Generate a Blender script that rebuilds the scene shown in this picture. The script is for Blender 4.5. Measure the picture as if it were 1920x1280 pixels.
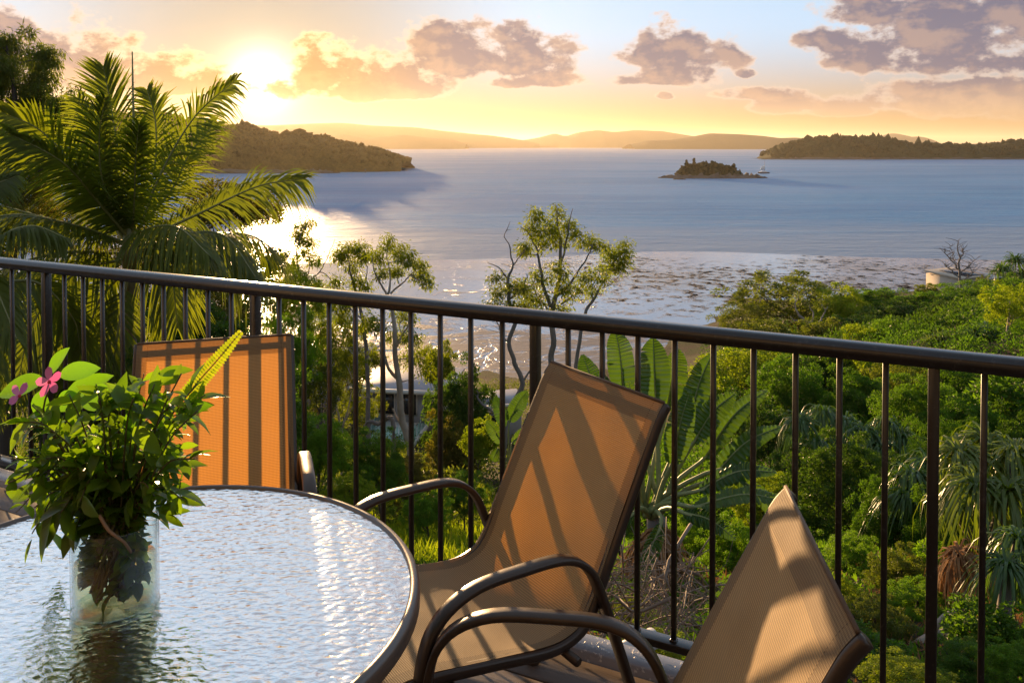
import bpy, bmesh, math, random
import numpy as np
from mathutils import Vector, Matrix
R = math.radians
sc = bpy.context.scene
col = sc.collection
for o in list(bpy.data.objects):
    bpy.data.objects.remove(o)

# ------------------------------------------------------------ camera
F, PITCH, HORIZON, EYE = 1600.0, R(1.3), 272.0, 1.5
CY = HORIZON + F * math.tan(PITCH)
cam = bpy.data.cameras.new('camera')
camo = bpy.data.objects.new('camera', cam)
col.objects.link(camo)
sc.camera = camo
camo.location = (0, 0, EYE)
camo.rotation_euler = (R(90) - PITCH, 0, 0)
cam.sensor_width = 36
cam.lens = 36 * F / 1920
cam.shift_y = -(640 - CY) / 1920
cam.clip_start, cam.clip_end = 0.05, 90000
sc.view_settings.view_transform = 'Standard'
sc.view_settings.look = 'None'
sc.view_settings.exposure = 1.3
sc.view_settings.gamma = 1.0
sc.view_settings.use_curve_mapping = False
sc.render.engine = 'CYCLES'
cy = sc.cycles
cy.max_bounces, cy.diffuse_bounces, cy.glossy_bounces = 8, 3, 3
cy.transmission_bounces, cy.transparent_max_bounces, cy.volume_bounces = 6, 24, 0
cy.use_denoising = True
cy.caustics_reflective = cy.caustics_refractive = False
cy.sample_clamp_indirect = 6
cy.use_adaptive_sampling = True

SUN_EL, SUN_AZ = R(4.0), math.atan2(492 - 960, F)
SUN = Vector((math.sin(SUN_AZ) * math.cos(SUN_EL), math.cos(SUN_AZ) * math.cos(SUN_EL), math.sin(SUN_EL)))


# ------------------------------------------------------------ node helper
class G:
    """small expression builder on a node tree"""
    def __init__(s, nt):
        s.nt = nt

    def new(s, t, **k):
        n = s.nt.nodes.new(t)
        for a, b in k.items():
            setattr(n, a, b)
        return n

    def put(s, sock, v):
        if hasattr(v, 'is_output'):
            s.nt.links.new(v, sock)
        elif v is not None:
            sock.default_value = v

    def m(s, op, a, b=None, c=None, clamp=False):
        n = s.new('ShaderNodeMath', operation=op, use_clamp=clamp)
        for i, v in enumerate((a, b, c)):
            s.put(n.inputs[i], v)
        return n.outputs[0]

    def v(s, op, a, b=None, scale=None):
        n = s.new('ShaderNodeVectorMath', operation=op)
        s.put(n.inputs[0], a)
        s.put(n.inputs[1], b)
        if scale is not None:
            s.put(n.inputs['Scale'], scale)
        return n.outputs['Value' if op in ('DOT_PRODUCT', 'LENGTH', 'DISTANCE') else 'Vector']

    def ss(s, x, a, b, lo=0.0, hi=1.0):
        n = s.new('ShaderNodeMapRange', interpolation_type='SMOOTHSTEP')
        for i, v in enumerate((x, a, b, lo, hi)):
            s.put(n.inputs[i], v)
        return n.outputs[0]

    def mix(s, f, a, b, mode='MIX'):
        n = s.new('ShaderNodeMix', data_type='RGBA', blend_type=mode)
        s.put(n.inputs[0], f)
        s.put(n.inputs[6], (*a, 1) if isinstance(a, tuple) and len(a) == 3 else a)
        s.put(n.inputs[7], (*b, 1) if isinstance(b, tuple) and len(b) == 3 else b)
        return n.outputs[2]

    def noise(s, vec, scale, detail=4, rough=.55, dist=0.0, out='Fac'):
        n = s.new('ShaderNodeTexNoise')
        s.put(n.inputs['Vector'], vec)
        n.inputs['Scale'].default_value = scale
        n.inputs['Detail'].default_value = detail
        n.inputs['Roughness'].default_value = rough
        n.inputs['Distortion'].default_value = dist
        return n.outputs[out]

    def sep(s, v):
        n = s.new('ShaderNodeSeparateXYZ')
        s.put(n.inputs[0], v)
        return n.outputs

    def xyz(s, x, y, z=0.0):
        n = s.new('ShaderNodeCombineXYZ')
        for i, v in enumerate((x, y, z)):
            s.put(n.inputs[i], v)
        return n.outputs[0]

    def map(s, v, scale=(1, 1, 1), rot=(0, 0, 0), loc=(0, 0, 0)):
        n = s.new('ShaderNodeMapping')
        s.put(n.inputs[0], v)
        n.inputs['Scale'].default_value = scale
        n.inputs['Rotation'].default_value = rot
        n.inputs['Location'].default_value = loc
        return n.outputs[0]

    def bump(s, h, strength=.3, dist=.01, normal=None):
        n = s.new('ShaderNodeBump')
        s.put(n.inputs['Height'], h)
        n.inputs['Strength'].default_value = strength
        n.inputs['Distance'].default_value = dist
        s.put(n.inputs['Normal'], normal)
        return n.outputs[0]


# ------------------------------------------------------------ world: low sun sky with clouds
w = bpy.data.worlds.new('World')
sc.world = w
w.use_nodes = True
g = G(w.node_tree)
sky = g.new('ShaderNodeTexSky', sky_type='NISHITA', sun_disc=False)
sky.sun_elevation, sky.sun_rotation = SUN_EL, SUN_AZ
sky.altitude, sky.air_density, sky.dust_density, sky.ozone_density = 0, 1.0, 0.8, 2.5
D = g.new('ShaderNodeTexCoord').outputs['Generated']
dx, dy, dz = g.sep(D)
az = g.m('MULTIPLY', g.m('ARCTAN2', dx, dy), 180 / math.pi)
el = g.m('MULTIPLY', g.m('ARCSINE', dz), 180 / math.pi)
gam = g.m('MULTIPLY', g.m('ARCCOSINE', g.m('MINIMUM', g.v('DOT_PRODUCT', D, tuple(SUN)), 1.0)), 180 / math.pi)
# clear air: the physical sky, its glare rolled off, with the blue of the higher air and the glow round the low sun
nish = g.v('SCALE', sky.outputs[0], None, .12)
nish = g.v('DIVIDE', nish, g.v('ADD', g.v('SCALE', nish, None, 1 / 9.0), (1.0, 1.0, 1.0)))
blue = g.m('MULTIPLY', g.m('MULTIPLY', g.ss(el, .8, 8.0), g.ss(gam, 2.0, 20.0)), g.ss(el, 18.0, 60.0, 1.0, .42))
skyc = g.mix(1.0, nish, g.mix(blue, (0, 0, 0), (2.9, 4.3, 5.9)), 'ADD')
low = g.m('MULTIPLY', g.ss(el, 8.0, 0.0), g.ss(gam, 4.0, 26.0, .3, .9))
skyc = g.mix(1.0, skyc, g.mix(low, (0, 0, 0), (3.4, 2.0, .85)), 'ADD')
tight = g.m('POWER', 2.718, g.m('MULTIPLY', g.m('MULTIPLY', gam, gam), -1 / 3.4))
halo = g.m('POWER', 2.718, g.m('MULTIPLY', gam, -1 / 9.0))
skyc = g.mix(1.0, skyc, g.mix(tight, (0, 0, 0), (14.0, 12.0, 8.0)), 'ADD')
skyc = g.mix(1.0, skyc, g.mix(halo, (0, 0, 0), (3.2, 3.2, 2.9)), 'ADD')
# clouds: soft blobs broken up by noise, in azimuth / elevation
P2 = g.xyz(az, g.m('MULTIPLY', el, 1.5), 0.0)
n1 = g.noise(P2, .32, 5, .54)
n2 = g.noise(g.v('ADD', P2, (37.0, 11.0, 5.0)), 1.5, 4, .62)
# the same field a little nearer to the sun side, for relief
n1b = g.noise(g.v('ADD', P2, (-.45, -.75, 0.0)), .32, 4, .6)
def dirdeg(px, py):
    a = math.atan2(px - 960, F)
    return math.degrees(a), math.degrees(math.atan2((272 - py) * math.cos(a), F))
CLOUDS = [  # px, py(base line), half width px, height above px, depth below px
    (160, 160, 150, 105, 14), (315, 165, 125, 70, 12), (20, 120, 120, 90, 20),
    (640, 172, 130, 95, 20), (770, 170, 100, 70, 18), (605, 165, 55, 70, 16),
    (850, 118, 130, 85, 34), (985, 125, 95, 95, 34), (1000, 158, 110, 26, 9),
    (1215, 110, 70, 75, 22), (1290, 125, 110, 68, 36), (1230, 152, 90, 24, 10), (1395, 140, 26, 12, 8),
    (1570, 75, 90, 34, 26), (1700, 105, 140, 130, 34), (1850, 110, 150, 150, 30), (1640, 30, 110, 60, 25),
    (1470, 200, 80, 34, 14), (1580, 208, 80, 24, 10), (1680, 195, 120, 46, 18), (1830, 200, 140, 55, 22), (1400, 180, 60, 18, 10),
    (1960, 215, 130, 60, 16), (1245, 182, 20, 12, 6)]
fld = None
for (px, py, hw, up, dn) in CLOUDS:
    a0, e0 = dirdeg(px, py)
    k = math.degrees(1 / F)
    u = g.m('DIVIDE', g.m('SUBTRACT', az, a0), hw * k)
    t = g.m('SUBTRACT', el, e0)
    vv = g.m('MAXIMUM', g.m('DIVIDE', t, up * k), g.m('DIVIDE', t, -dn * k))
    f_ = g.m('SUBTRACT', 1.0, g.m('ADD', g.m('MULTIPLY', u, u), g.m('MULTIPLY', vv, vv)))
    fld = f_ if fld is None else g.m('SMOOTH_MAX', fld, f_, .25)
# scattered cloud over the rest of the sky
wide = g.noise(g.map(D, (3, 3, 7)), 1.6, 3, .5)
rest = g.m('MAXIMUM', g.ss(g.m('ABSOLUTE', az), 33, 42), g.ss(el, 10.5, 16))
fld2 = g.m('ADD', g.m('MULTIPLY', g.m('SUBTRACT', wide, .5), 6.0), -.25)
fld = g.m('MAXIMUM', g.m('MAXIMUM', fld, -1.0), g.m('SUBTRACT', fld2, g.m('MULTIPLY', g.m('SUBTRACT', 1.0, rest), 4.0)))
dens = g.m('ADD', fld, g.m('ADD', g.m('MULTIPLY', g.m('SUBTRACT', n1, .51), 4.0), g.m('MULTIPLY', g.m('SUBTRACT', n2, .5), .8)))
alpha = g.m('MULTIPLY', g.ss(dens, -.15, .45), g.ss(el, .6, 3.0))
thick = g.ss(dens, .05, .62)
relief = g.m('MULTIPLY_ADD', g.m('SUBTRACT', n1, n1b), 7.0, .15, clamp=True)
near = g.ss(gam, 14, 2.5)
core = g.mix(near, (.85, .9, 1.5), (3.1, 1.5, .55))
core = g.mix(g.m('MULTIPLY', g.ss(el, 4.4, 1.6), .6), core, (5.4, 3.4, 1.9))
rim = g.mix(near, (5.2, 4.1, 3.4), (10.0, 7.4, 3.6))
cl = g.mix(thick, rim, core)
cl = g.mix(g.m('MULTIPLY', relief, .24), cl, g.mix(near, (7.2, 4.4, 2.4), (7.0, 3.9, 1.6)))
final = g.mix(g.m('MULTIPLY', alpha, .96), skyc, cl)
bg = w.node_tree.nodes['Background']
g.put(bg.inputs['Color'], final)
bg.inputs['Strength'].default_value = 0.065
w.cycles.sampling_method = 'MANUAL'
w.cycles.sample_map_resolution = 256

# ------------------------------------------------------------ sun
sl = bpy.data.lights.new('sun', 'SUN')
sl.energy, sl.angle, sl.color = 5.0, R(0.6), (1.0, .63, .30)
so = bpy.data.objects.new('sun', sl)
col.objects.link(so)
so.rotation_euler = SUN.to_track_quat('Z', 'Y').to_euler()


# ------------------------------------------------------------ object helpers
def at(px, py, Y):
    """the point at depth Y (metres in front of the eye) seen at that pixel of the 1920 x 1280 picture"""
    xc, yc = (px - 960) / F, (CY - py) / F
    cp, sp = math.cos(PITCH), math.sin(PITCH)
    d = (xc, cp + yc * sp, -sp + yc * cp)
    t = Y / d[1]
    return Vector((d[0] * t, Y, EYE + d[2] * t))

def tag(o, label=None, cat=None, group=None, kind=None):
    for k, v_ in (('label', label), ('category', cat), ('group', group), ('kind', kind)):
        if v_:
            o[k] = v_
    return o

def empty(name, loc=(0, 0, 0), rz=0.0):
    o = bpy.data.objects.new(name, None)
    o.empty_display_size = .2
    o.location = loc
    o.rotation_euler = (0, 0, rz)
    col.objects.link(o)
    return o

def link(name, me, mat=None, parent=None, kind=None):
    o = bpy.data.objects.new(name, me)
    col.objects.link(o)
    if mat is not None and not me.materials:
        me.materials.append(mat)
    if parent is not None:
        o.parent = parent
    if kind:
        o['kind'] = kind
    return o

def mesh(name, verts, faces, smooth=False, rnd=None):
    """verts (n,3); faces (m,3) or (m,4) arrays, or a list of such arrays"""
    verts = np.asarray(verts, dtype=np.float32)
    fs = faces if isinstance(faces, list) else [faces]
    fs = [np.asarray(f, dtype=np.int32) for f in fs if len(f)]
    me = bpy.data.meshes.new(name)
    me.vertices.add(len(verts))
    me.vertices.foreach_set('co', verts.ravel())
    loops = np.concatenate([f.ravel() for f in fs])
    tot = np.concatenate([np.full(len(f), f.shape[1], np.int32) for f in fs])
    me.loops.add(len(loops))
    me.loops.foreach_set('vertex_index', loops)
    me.polygons.add(len(tot))
    me.polygons.foreach_set('loop_start', np.concatenate(([0], np.cumsum(tot)[:-1])).astype(np.int32))
    me.polygons.foreach_set('loop_total', tot)
    if smooth:
        me.polygons.foreach_set('use_smooth', np.ones(len(tot), bool))
    if rnd is not None:
        a = me.attributes.new('rnd', 'FLOAT', 'POINT')
        a.data.foreach_set('value', np.asarray(rnd, np.float32))
    me.update(calc_edges=True)
    return me

class MB:
    """collects shapes into one mesh"""
    def __init__(s):
        s.v, s.q, s.t, s.n = [], [], [], 0
        s.r = []

    def add(s, v, q=None, t=None, r=None):
        v = np.asarray(v, float)
        s.v.append(v)
        if q is not None and len(q):
            s.q.append(np.asarray(q) + s.n)
        if t is not None and len(t):
            s.t.append(np.asarray(t) + s.n)
        s.r.append(np.full(len(v), 0.5) if r is None else np.broadcast_to(np.asarray(r, float), (len(v),)))
        s.n += len(v)
        return s

    def box(s, c, size, rot=None):
        sx, sy, sz = [k / 2 for k in size]
        v = np.array([(x, y, z) for x in (-sx, sx) for y in (-sy, sy) for z in (-sz, sz)], float)
        if rot is not None:
            v = v @ np.array(rot.to_3x3() if hasattr(rot, 'to_3x3') else rot).T
        v += np.array(c)
        return s.add(v, [(0, 1, 3, 2), (4, 6, 7, 5), (0, 4, 5, 1), (2, 3, 7, 6), (0, 2, 6, 4), (1, 5, 7, 3)])

    def tube(s, pts, rad, n=6, cap=True, r=None, flat=1.0, up=None):
        pts = np.asarray(pts, float)
        m = len(pts)
        rad = np.broadcast_to(np.asarray(rad, float), (m,))
        T = np.gradient(pts, axis=0)
        T /= np.linalg.norm(T, axis=1)[:, None] + 1e-12
        ref = np.array(up if up is not None else ((0, 0, 1) if abs(T[:, 2]).mean() < .8 else (1, 0, 0)), float)
        A = np.cross(T, ref)
        A /= np.linalg.norm(A, axis=1)[:, None] + 1e-9
        B = np.cross(A, T)
        th = np.arange(n) * 2 * math.pi / n
        v = (pts[:, None, :] + rad[:, None, None] * (np.cos(th)[None, :, None] * A[:, None, :]
             + flat * np.sin(th)[None, :, None] * B[:, None, :])).reshape(-1, 3)
        i = np.arange(m - 1)[:, None] * n
        j = np.arange(n)[None, :]
        k = (np.arange(n) + 1) % n
        q = np.stack([i + j, i + k[None, :], i + n + k[None, :], i + n + j], -1).reshape(-1, 4)
        t = None
        if cap:
            v = np.vstack([v, pts[:1], pts[-1:]])
            t = [(m * n, b, a) for a, b in zip(range(n), k)] + [(m * n + 1, (m - 1) * n + a, (m - 1) * n + b) for a, b in zip(range(n), k)]
        return s.add(v, q, t, r)

    def build(s, name, mat, parent=None, smooth=False, kind=None, bevel=0.0, seg=2):
        fs = []
        if s.q:
            fs.append(np.concatenate(s.q))
        if s.t:
            fs.append(np.concatenate(s.t))
        me = mesh(name, np.concatenate(s.v), fs, smooth, np.concatenate(s.r))
        o = link(name, me, mat, parent, kind)
        if bevel:
            b = o.modifiers.new('bevel', 'BEVEL')
            b.width, b.segments, b.limit_method = bevel, seg, 'ANGLE'
        return o

def lathe(profile, n=48):
    """profile [(r, z)...] turned about z -> verts, quads"""
    th = np.arange(n) * 2 * math.pi / n
    v = np.array([(r * math.cos(a), r * math.sin(a), z) for r, z in profile for a in th])
    q = [(i * n + j, i * n + (j + 1) % n, (i + 1) * n + (j + 1) % n, (i + 1) * n + j) for i in range(len(profile) - 1) for j in range(n)]
    return v, np.array(q)

def copy_tree(o, parent=None):
    c = o.copy()
    col.objects.link(c)
    c.parent = parent
    for ch in [x for x in bpy.data.objects if x.parent == o]:
        copy_tree(ch, c)
    return c

def smoothnoise(x, y, seed=0, octaves=4, base=1.0):
    """cheap value noise made of rotated sines, about -1..1"""
    rg = np.random.RandomState(seed)
    s_ = np.zeros(np.broadcast(x, y).shape)
    amp, fr, tot = 1.0, base, 0.0
    for o_ in range(octaves):
        for _ in range(3):
            a, p1, p2 = rg.rand(3) * 6.283
            k = fr * (.7 + .6 * rg.rand())
            s_ = s_ + amp * np.sin(k * (x * math.cos(a) + y * math.sin(a)) + p1) * np.cos(k * .8 * (-x * math.sin(a) + y * math.cos(a)) + p2)
        tot += amp * 1.5
        amp *= .5
        fr *= 2.03
    return s_ / tot


# ------------------------------------------------------------ materials
def material(name):
    m = bpy.data.materials.new(name)
    m.use_nodes = True
    g_ = G(m.node_tree)
    p = m.node_tree.nodes['Principled BSDF']
    return m, g_, p

def geo_pos(g_):
    return g_.new('ShaderNodeNewGeometry').outputs['Position']

def obj_pos(g_):
    return g_.new('ShaderNodeTexCoord').outputs['Object']

def leaf_mat(name, c0, c1, trans=.5, rough=.5, spec=.22, warm=None):
    """two leaf colours mixed leaf by leaf; light shines through"""
    m, g_, p = material(name)
    a = g_.new('ShaderNodeAttribute', attribute_name='rnd').outputs['Fac']
    oi = g_.new('ShaderNodeObjectInfo').outputs['Random']
    f_ = g_.m('ADD', g_.m('MULTIPLY', a, .75), g_.m('MULTIPLY', oi, .25))
    cc = g_.mix(f_, c0, c1)
    g_.put(p.inputs['Base Color'], cc)
    p.inputs['Roughness'].default_value = rough
    p.inputs['Specular IOR Level'].default_value = spec
    t = g_.new('ShaderNodeBsdfTranslucent')
    tc = g_.mix(1.0, cc, warm or (2.0, 2.15, .5), 'MULTIPLY')
    g_.put(t.inputs['Color'], tc)
    mx = g_.new('ShaderNodeMixShader')
    mx.inputs[0].default_value = trans
    g_.put(mx.inputs[1], p.outputs[0])
    g_.put(mx.inputs[2], t.outputs[0])
    g_.put(m.node_tree.nodes['Material Output'].inputs['Surface'], mx.outputs[0])
    return m

def plain(name, c, rough=.6, metallic=0.0, spec=.5, var=.15, scale=8.0, bump=0.0, bscale=40.0):
    m, g_, p = material(name)
    pos = obj_pos(g_)
    n = g_.noise(pos, scale, 5, .6)
    lo = tuple(k * (1 - var) for k in c)
    hi = tuple(min(1, k * (1 + var)) for k in c)
    g_.put(p.inputs['Base Color'], g_.mix(n, lo, hi))
    g_.put(p.inputs['Roughness'], g_.m('MULTIPLY_ADD', n, .2, rough - .1))
    p.inputs['Metallic'].default_value = metallic
    p.inputs['Specular IOR Level'].default_value = spec
    if bump:
        g_.put(p.inputs['Normal'], g_.bump(g_.noise(pos, bscale, 4, .6), bump, .01))
    return m
# ------------------------------------------------------------ the setting far off: sea, islands, hills, haze
SEA = EYE - 32.0

def sea_mat():
    m, g_, p = material('sea_water')
    pos = geo_pos(g_)
    big = g_.noise(g_.map(pos, (.0035, .009, .006), (0, 0, .12)), 1.0, 5, .55)
    streak = g_.noise(g_.map(pos, (.006, .03, .01), (0, 0, -.1)), 1.0, 4, .6, .6)
    chop = g_.noise(g_.map(pos, (.2, .42, .4), (0, 0, .3)), 1.0, 5, .7)
    swell = g_.noise(g_.map(pos, (.05, .11, .1), (0, 0, .3)), 1.0, 3, .6)
    cc = g_.mix(g_.ss(streak, .35, .7), (.04, .18, .37), (.065, .245, .44))
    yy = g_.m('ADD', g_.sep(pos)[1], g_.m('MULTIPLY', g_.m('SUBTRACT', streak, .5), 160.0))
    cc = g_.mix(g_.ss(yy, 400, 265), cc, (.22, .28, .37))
    g_.put(p.inputs['Base Color'], cc)
    g_.put(p.inputs['Roughness'], g_.m('MULTIPLY_ADD', g_.ss(big, .3, .7), .14, .4))
    p.inputs['IOR'].default_value = 1.4
    h = g_.m('ADD', chop, g_.m('MULTIPLY', swell, 2.0))
    st = g_.m('MULTIPLY_ADD', g_.ss(streak, .3, .7), .5, .5)
    b = g_.bump(g_.m('MULTIPLY', h, st), 1.0, .9)
    g_.put(p.inputs['Normal'], b)
    return m
SEAM = sea_mat()
v = [(-22500, 150, SEA), (22500, 150, SEA), (22500, 32500, SEA), (-22500, 32500, SEA)]
tag(link('sea', mesh('sea', v, np.array([(0, 1, 2, 3)])), SEAM), kind='structure')

def forest_mat(name, c0, c1):
    m, g_, p = material(name)
    pos = geo_pos(g_)
    n = g_.noise(pos, .06, 6, .7)
    n2 = g_.noise(pos, .35, 3, .7)
    g_.put(p.inputs['Base Color'], g_.mix(g_.ss(g_.m('ADD', n, g_.m('MULTIPLY', g_.m('SUBTRACT', n2, .5), 1.2)), .3, .7), c0, c1))
    p.inputs['Roughness'].default_value = .9
    p.inputs['Specular IOR Level'].default_value = .1
    g_.put(p.inputs['Normal'], g_.bump(n2, 1.0, 2.0))
    return m
HILLM = forest_mat('far_hill_bush', (.035, .04, .02), (.06, .06, .03))
ISLEM = forest_mat('island_bush', (.022, .03, .012), (.05, .055, .02))
HEADM = forest_mat('headland_bush_glare', (.10, .06, .012), (.17, .10, .02))  # bush tone warmed: the orange sun glare is put into the colour
ROCKM = plain('shore_rock', (.10, .075, .055), .85, var=.4, scale=.2)

def ridge(name, pts, Y, front, back, mat, seed, nx=260, ny=26, rough=.1, steep=.6, bumps=0.0):
    """a hill range: pts = its skyline [(px, py)...] at depth Y, falling to the sea in front and behind"""
    px = np.array([a for a, b in pts], float)
    py = np.array([b for a, b in pts], float)
    u = np.linspace(px[0], px[-1], nx)
    top = np.interp(u, px, py)
    k = np.ones(7) / 7
    top = np.convolve(np.pad(top, 3, 'edge'), k, 'valid')
    base = HORIZON + (EYE - SEA) * F / Y
    hz = np.maximum((base - top) / F * Y, 0)
    vv = np.linspace(-1, 1, ny)
    cross = np.where(vv < 0, 1 - np.abs(vv) ** (1 / steep), 1 - np.abs(vv) ** 1.6)
    U, V = np.meshgrid(u, vv)
    # both skirts shrink towards the ends of the range
    wid = np.interp(u, px, np.clip((base - py) / max((base - py).max(), 1), .12, 1) ** .5)
    YY = Y + np.where(V < 0, V * front, V * back) * wid[None, :]
    X = (U - 960) / F * Y
    H = hz[None, :] * cross[:, None]
    nz = smoothnoise(X / (Y * .03), YY / (Y * .03), seed, 5)
    H = H * (1 + rough * 2.2 * nz * np.abs(V)) + bumps * smoothnoise(X / 9, YY / 9, seed + 3, 3) * (H > 4)
    Z = SEA - 3 * (np.abs(V) > .995) + np.maximum(H, -1)
    vts = np.stack([X, YY, Z], -1).reshape(-1, 3)
    i = np.arange((ny - 1) * (nx - 1))
    i = i // (nx - 1) * nx + i % (nx - 1)
    o = link(name, mesh(name, vts, np.stack([i, i + 1, i + nx + 1, i + nx], -1), True), mat)
    tag(o, kind='structure')
    return (X, YY, Z)

ridge('hills', [(560, 271), (640, 252), (700, 247), (800, 243), (870, 249), (940, 259), (990, 269), (1040, 271)], 15000, 2000, 2500, HILLM, 7)
ridge('hills', [(-500, 262), (-200, 240), (100, 226), (300, 222), (500, 236), (560, 233), (640, 230), (700, 236), (780, 239), (850, 248), (930, 255), (1000, 266), (1010, 271)], 9500, 1200, 1500, HILLM, 8)
ridge('hills', [(520, 271), (560, 260), (640, 252), (700, 258), (760, 253), (800, 258), (850, 262), (875, 270)], 7000, 500, 700, HILLM, 9)
ridge('hills', [(900, 271), (980, 263), (1010, 258), (1040, 250), (1060, 256), (1085, 248), (1120, 244), (1150, 248), (1190, 244), (1240, 246), (1290, 254), (1330, 260), (1480, 271)], 10500, 1200, 1500, HILLM, 10)
ridge('hills', [(1180, 271), (1215, 264), (1260, 262), (1300, 256), (1330, 250), (1390, 252), (1430, 255), (1460, 259), (1490, 258), (1530, 262), (1600, 271)], 6800, 600, 900, HILLM, 11)
ridge('hills', [(1600, 271), (1640, 260), (1672, 250), (1692, 254), (1700, 257), (1720, 256), (1745, 268), (1760, 272)], 11500, 900, 900, HILLM, 12)
ridge('hills', [(1800, 272), (1850, 268), (1900, 264), (1980, 268), (2300, 255), (2700, 262)], 10500, 900, 900, HILLM, 13)

def canopy(name, spots, rs, mat, seed, parent=None, tri=1):
    """a wood seen from far: many small rough crowns in one mesh"""
    rg = np.random.RandomState(seed)
    bm = bmesh.new()
    bmesh.ops.create_icosphere(bm, subdivisions=tri, radius=1)
    bv = np.array([q.co for q in bm.verts])
    bf = np.array([[q.index for q in f.verts] for f in bm.faces])
    bm.free()
    mb = MB()
    for (x, y, z), r in zip(spots, rs):
        k = bv * (1 + .35 * rg.randn(len(bv), 1)) * np.array([1, 1, .8 + .5 * rg.rand()]) * r
        mb.add(k + (x, y, z), None, bf)
    return mb.build(name, mat, parent, False, 'stuff')

def wooded(grid, n, r, seed, zmin):
    X, Y, Z = grid
    rg = np.random.RandomState(seed)
    ok = np.argwhere(Z > zmin)
    ok = ok[rg.choice(len(ok), n)]
    j = rg.rand(n, 2) - .5
    dx_, dy_ = X[0, 1] - X[0, 0], (Y[1] - Y[0]).mean()
    p = np.stack([X[ok[:, 0], ok[:, 1]] + j[:, 0] * dx_ * 2, Y[ok[:, 0], ok[:, 1]] + j[:, 1] * dy_, Z[ok[:, 0], ok[:, 1]]], -1)
    return p, r * np.clip(np.exp(rg.randn(n) * .4), .4, 2.2)

# wooded island on the right and wooded headland on the left
gr = ridge('island', [(1425, 299), (1440, 296), (1452, 284), (1475, 272), (1510, 264), (1560, 258), (1610, 257), (1660, 262), (1700, 270), (1760, 273), (1820, 275), (1860, 272), (1900, 266), (2000, 262), (2200, 255), (2500, 275), (2700, 297)], 1980, 90, 260, ISLEM, 21, 420, 30, .1, .35, 1.0)
p_, r_ = wooded(gr, 3400, 4.2, 5, SEA + 8)
tag(canopy('island_wood', p_, r_, ISLEM, 6), 'dark wooded cover of the long island on the right', kind='stuff')
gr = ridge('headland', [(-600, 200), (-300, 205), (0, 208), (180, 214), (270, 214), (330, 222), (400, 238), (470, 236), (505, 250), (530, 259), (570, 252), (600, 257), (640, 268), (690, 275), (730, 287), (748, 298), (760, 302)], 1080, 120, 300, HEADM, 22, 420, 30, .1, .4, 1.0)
p_, r_ = wooded(gr, 3000, 3.0, 7, SEA + 7)
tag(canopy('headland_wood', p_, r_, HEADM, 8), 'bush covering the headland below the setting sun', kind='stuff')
# low rocky spits at the water's edge
def spit(name, pts, Y, wdt, h, mat):
    rg = np.random.RandomState(len(pts))
    a = np.array([at(px, HORIZON + 32 * F / Y, Y) for px in pts])
    u = np.linspace(0, 1, 60)
    x = np.interp(u, np.linspace(0, 1, len(a)), a[:, 0])
    sh = np.sin(np.pi * u) ** .5
    vv = np.linspace(-1, 1, 9)
    V, X = np.meshgrid(vv, x, indexing='ij')
    Z = SEA - .6 + h * sh[None] * (1 - V ** 2) * (1 + .3 * rg.randn(*V.shape)) + .3
    vts = np.stack([X, Y + V * wdt * sh[None] + 2 * rg.randn(*V.shape), Z], -1).reshape(-1, 3)
    i = np.arange(8 * 59)
    i = i // 59 * 60 + i % 59
    return tag(link(name, mesh(name, vts, np.stack([i, i + 1, i + 61, i + 60], -1)), mat), kind='structure')
spit('rocky_shore', (1420, 1500, 1700, 2000), 1885, 14, 4.0, ROCKM)
spit('rocky_shore', (-200, 300, 560, 640), 968, 16, 4.0, ROCKM)
spit('rocky_shore', (560, 700, 765), 1070, 12, 3.0, ROCKM)

# the small island with its trees
spit('islet', (1232, 1300, 1380, 1440), 830, 20, 4.2, ROCKM)
gr = ridge('islet', [(1262, 331), (1275, 322), (1290, 312), (1320, 308), (1350, 311), (1375, 318), (1392, 330)], 836, 14, 18, ISLEM, 33, 90, 16, .1, .5, .4)
p_, r_ = wooded(gr, 420, 1.6, 9, SEA + 3)
tag(canopy('islet_wood', p_, r_, ISLEM, 10), 'dark bush covering the small island in the bay', kind='stuff')
rk = empty('sea_rock', at(1272, 338, 790))
b_ = MB()
for k, (dx_, s_) in enumerate(((-3, 1.6), (0, 2.4), (3, 1.7), (6, .9))):
    bm = bmesh.new(); bmesh.ops.create_icosphere(bm, subdivisions=1, radius=s_)
    b_.add(np.array([q.co for q in bm.verts]) * (1.4, 1, .7) * (1 + .15 * np.random.RandomState(k).randn(len(bm.verts), 1)) + (dx_, 0, 0), None, np.array([[q.index for q in f.verts] for f in bm.faces])); bm.free()
b_.build('rock', ROCKM, rk)
rk.location.z = SEA + .2
tag(rk, 'low dark rock awash just left of the small island', 'rock')
TWIGM = plain('grey_bark', (.17, .145, .13), .85, var=.35, scale=6, bump=.4)
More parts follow.
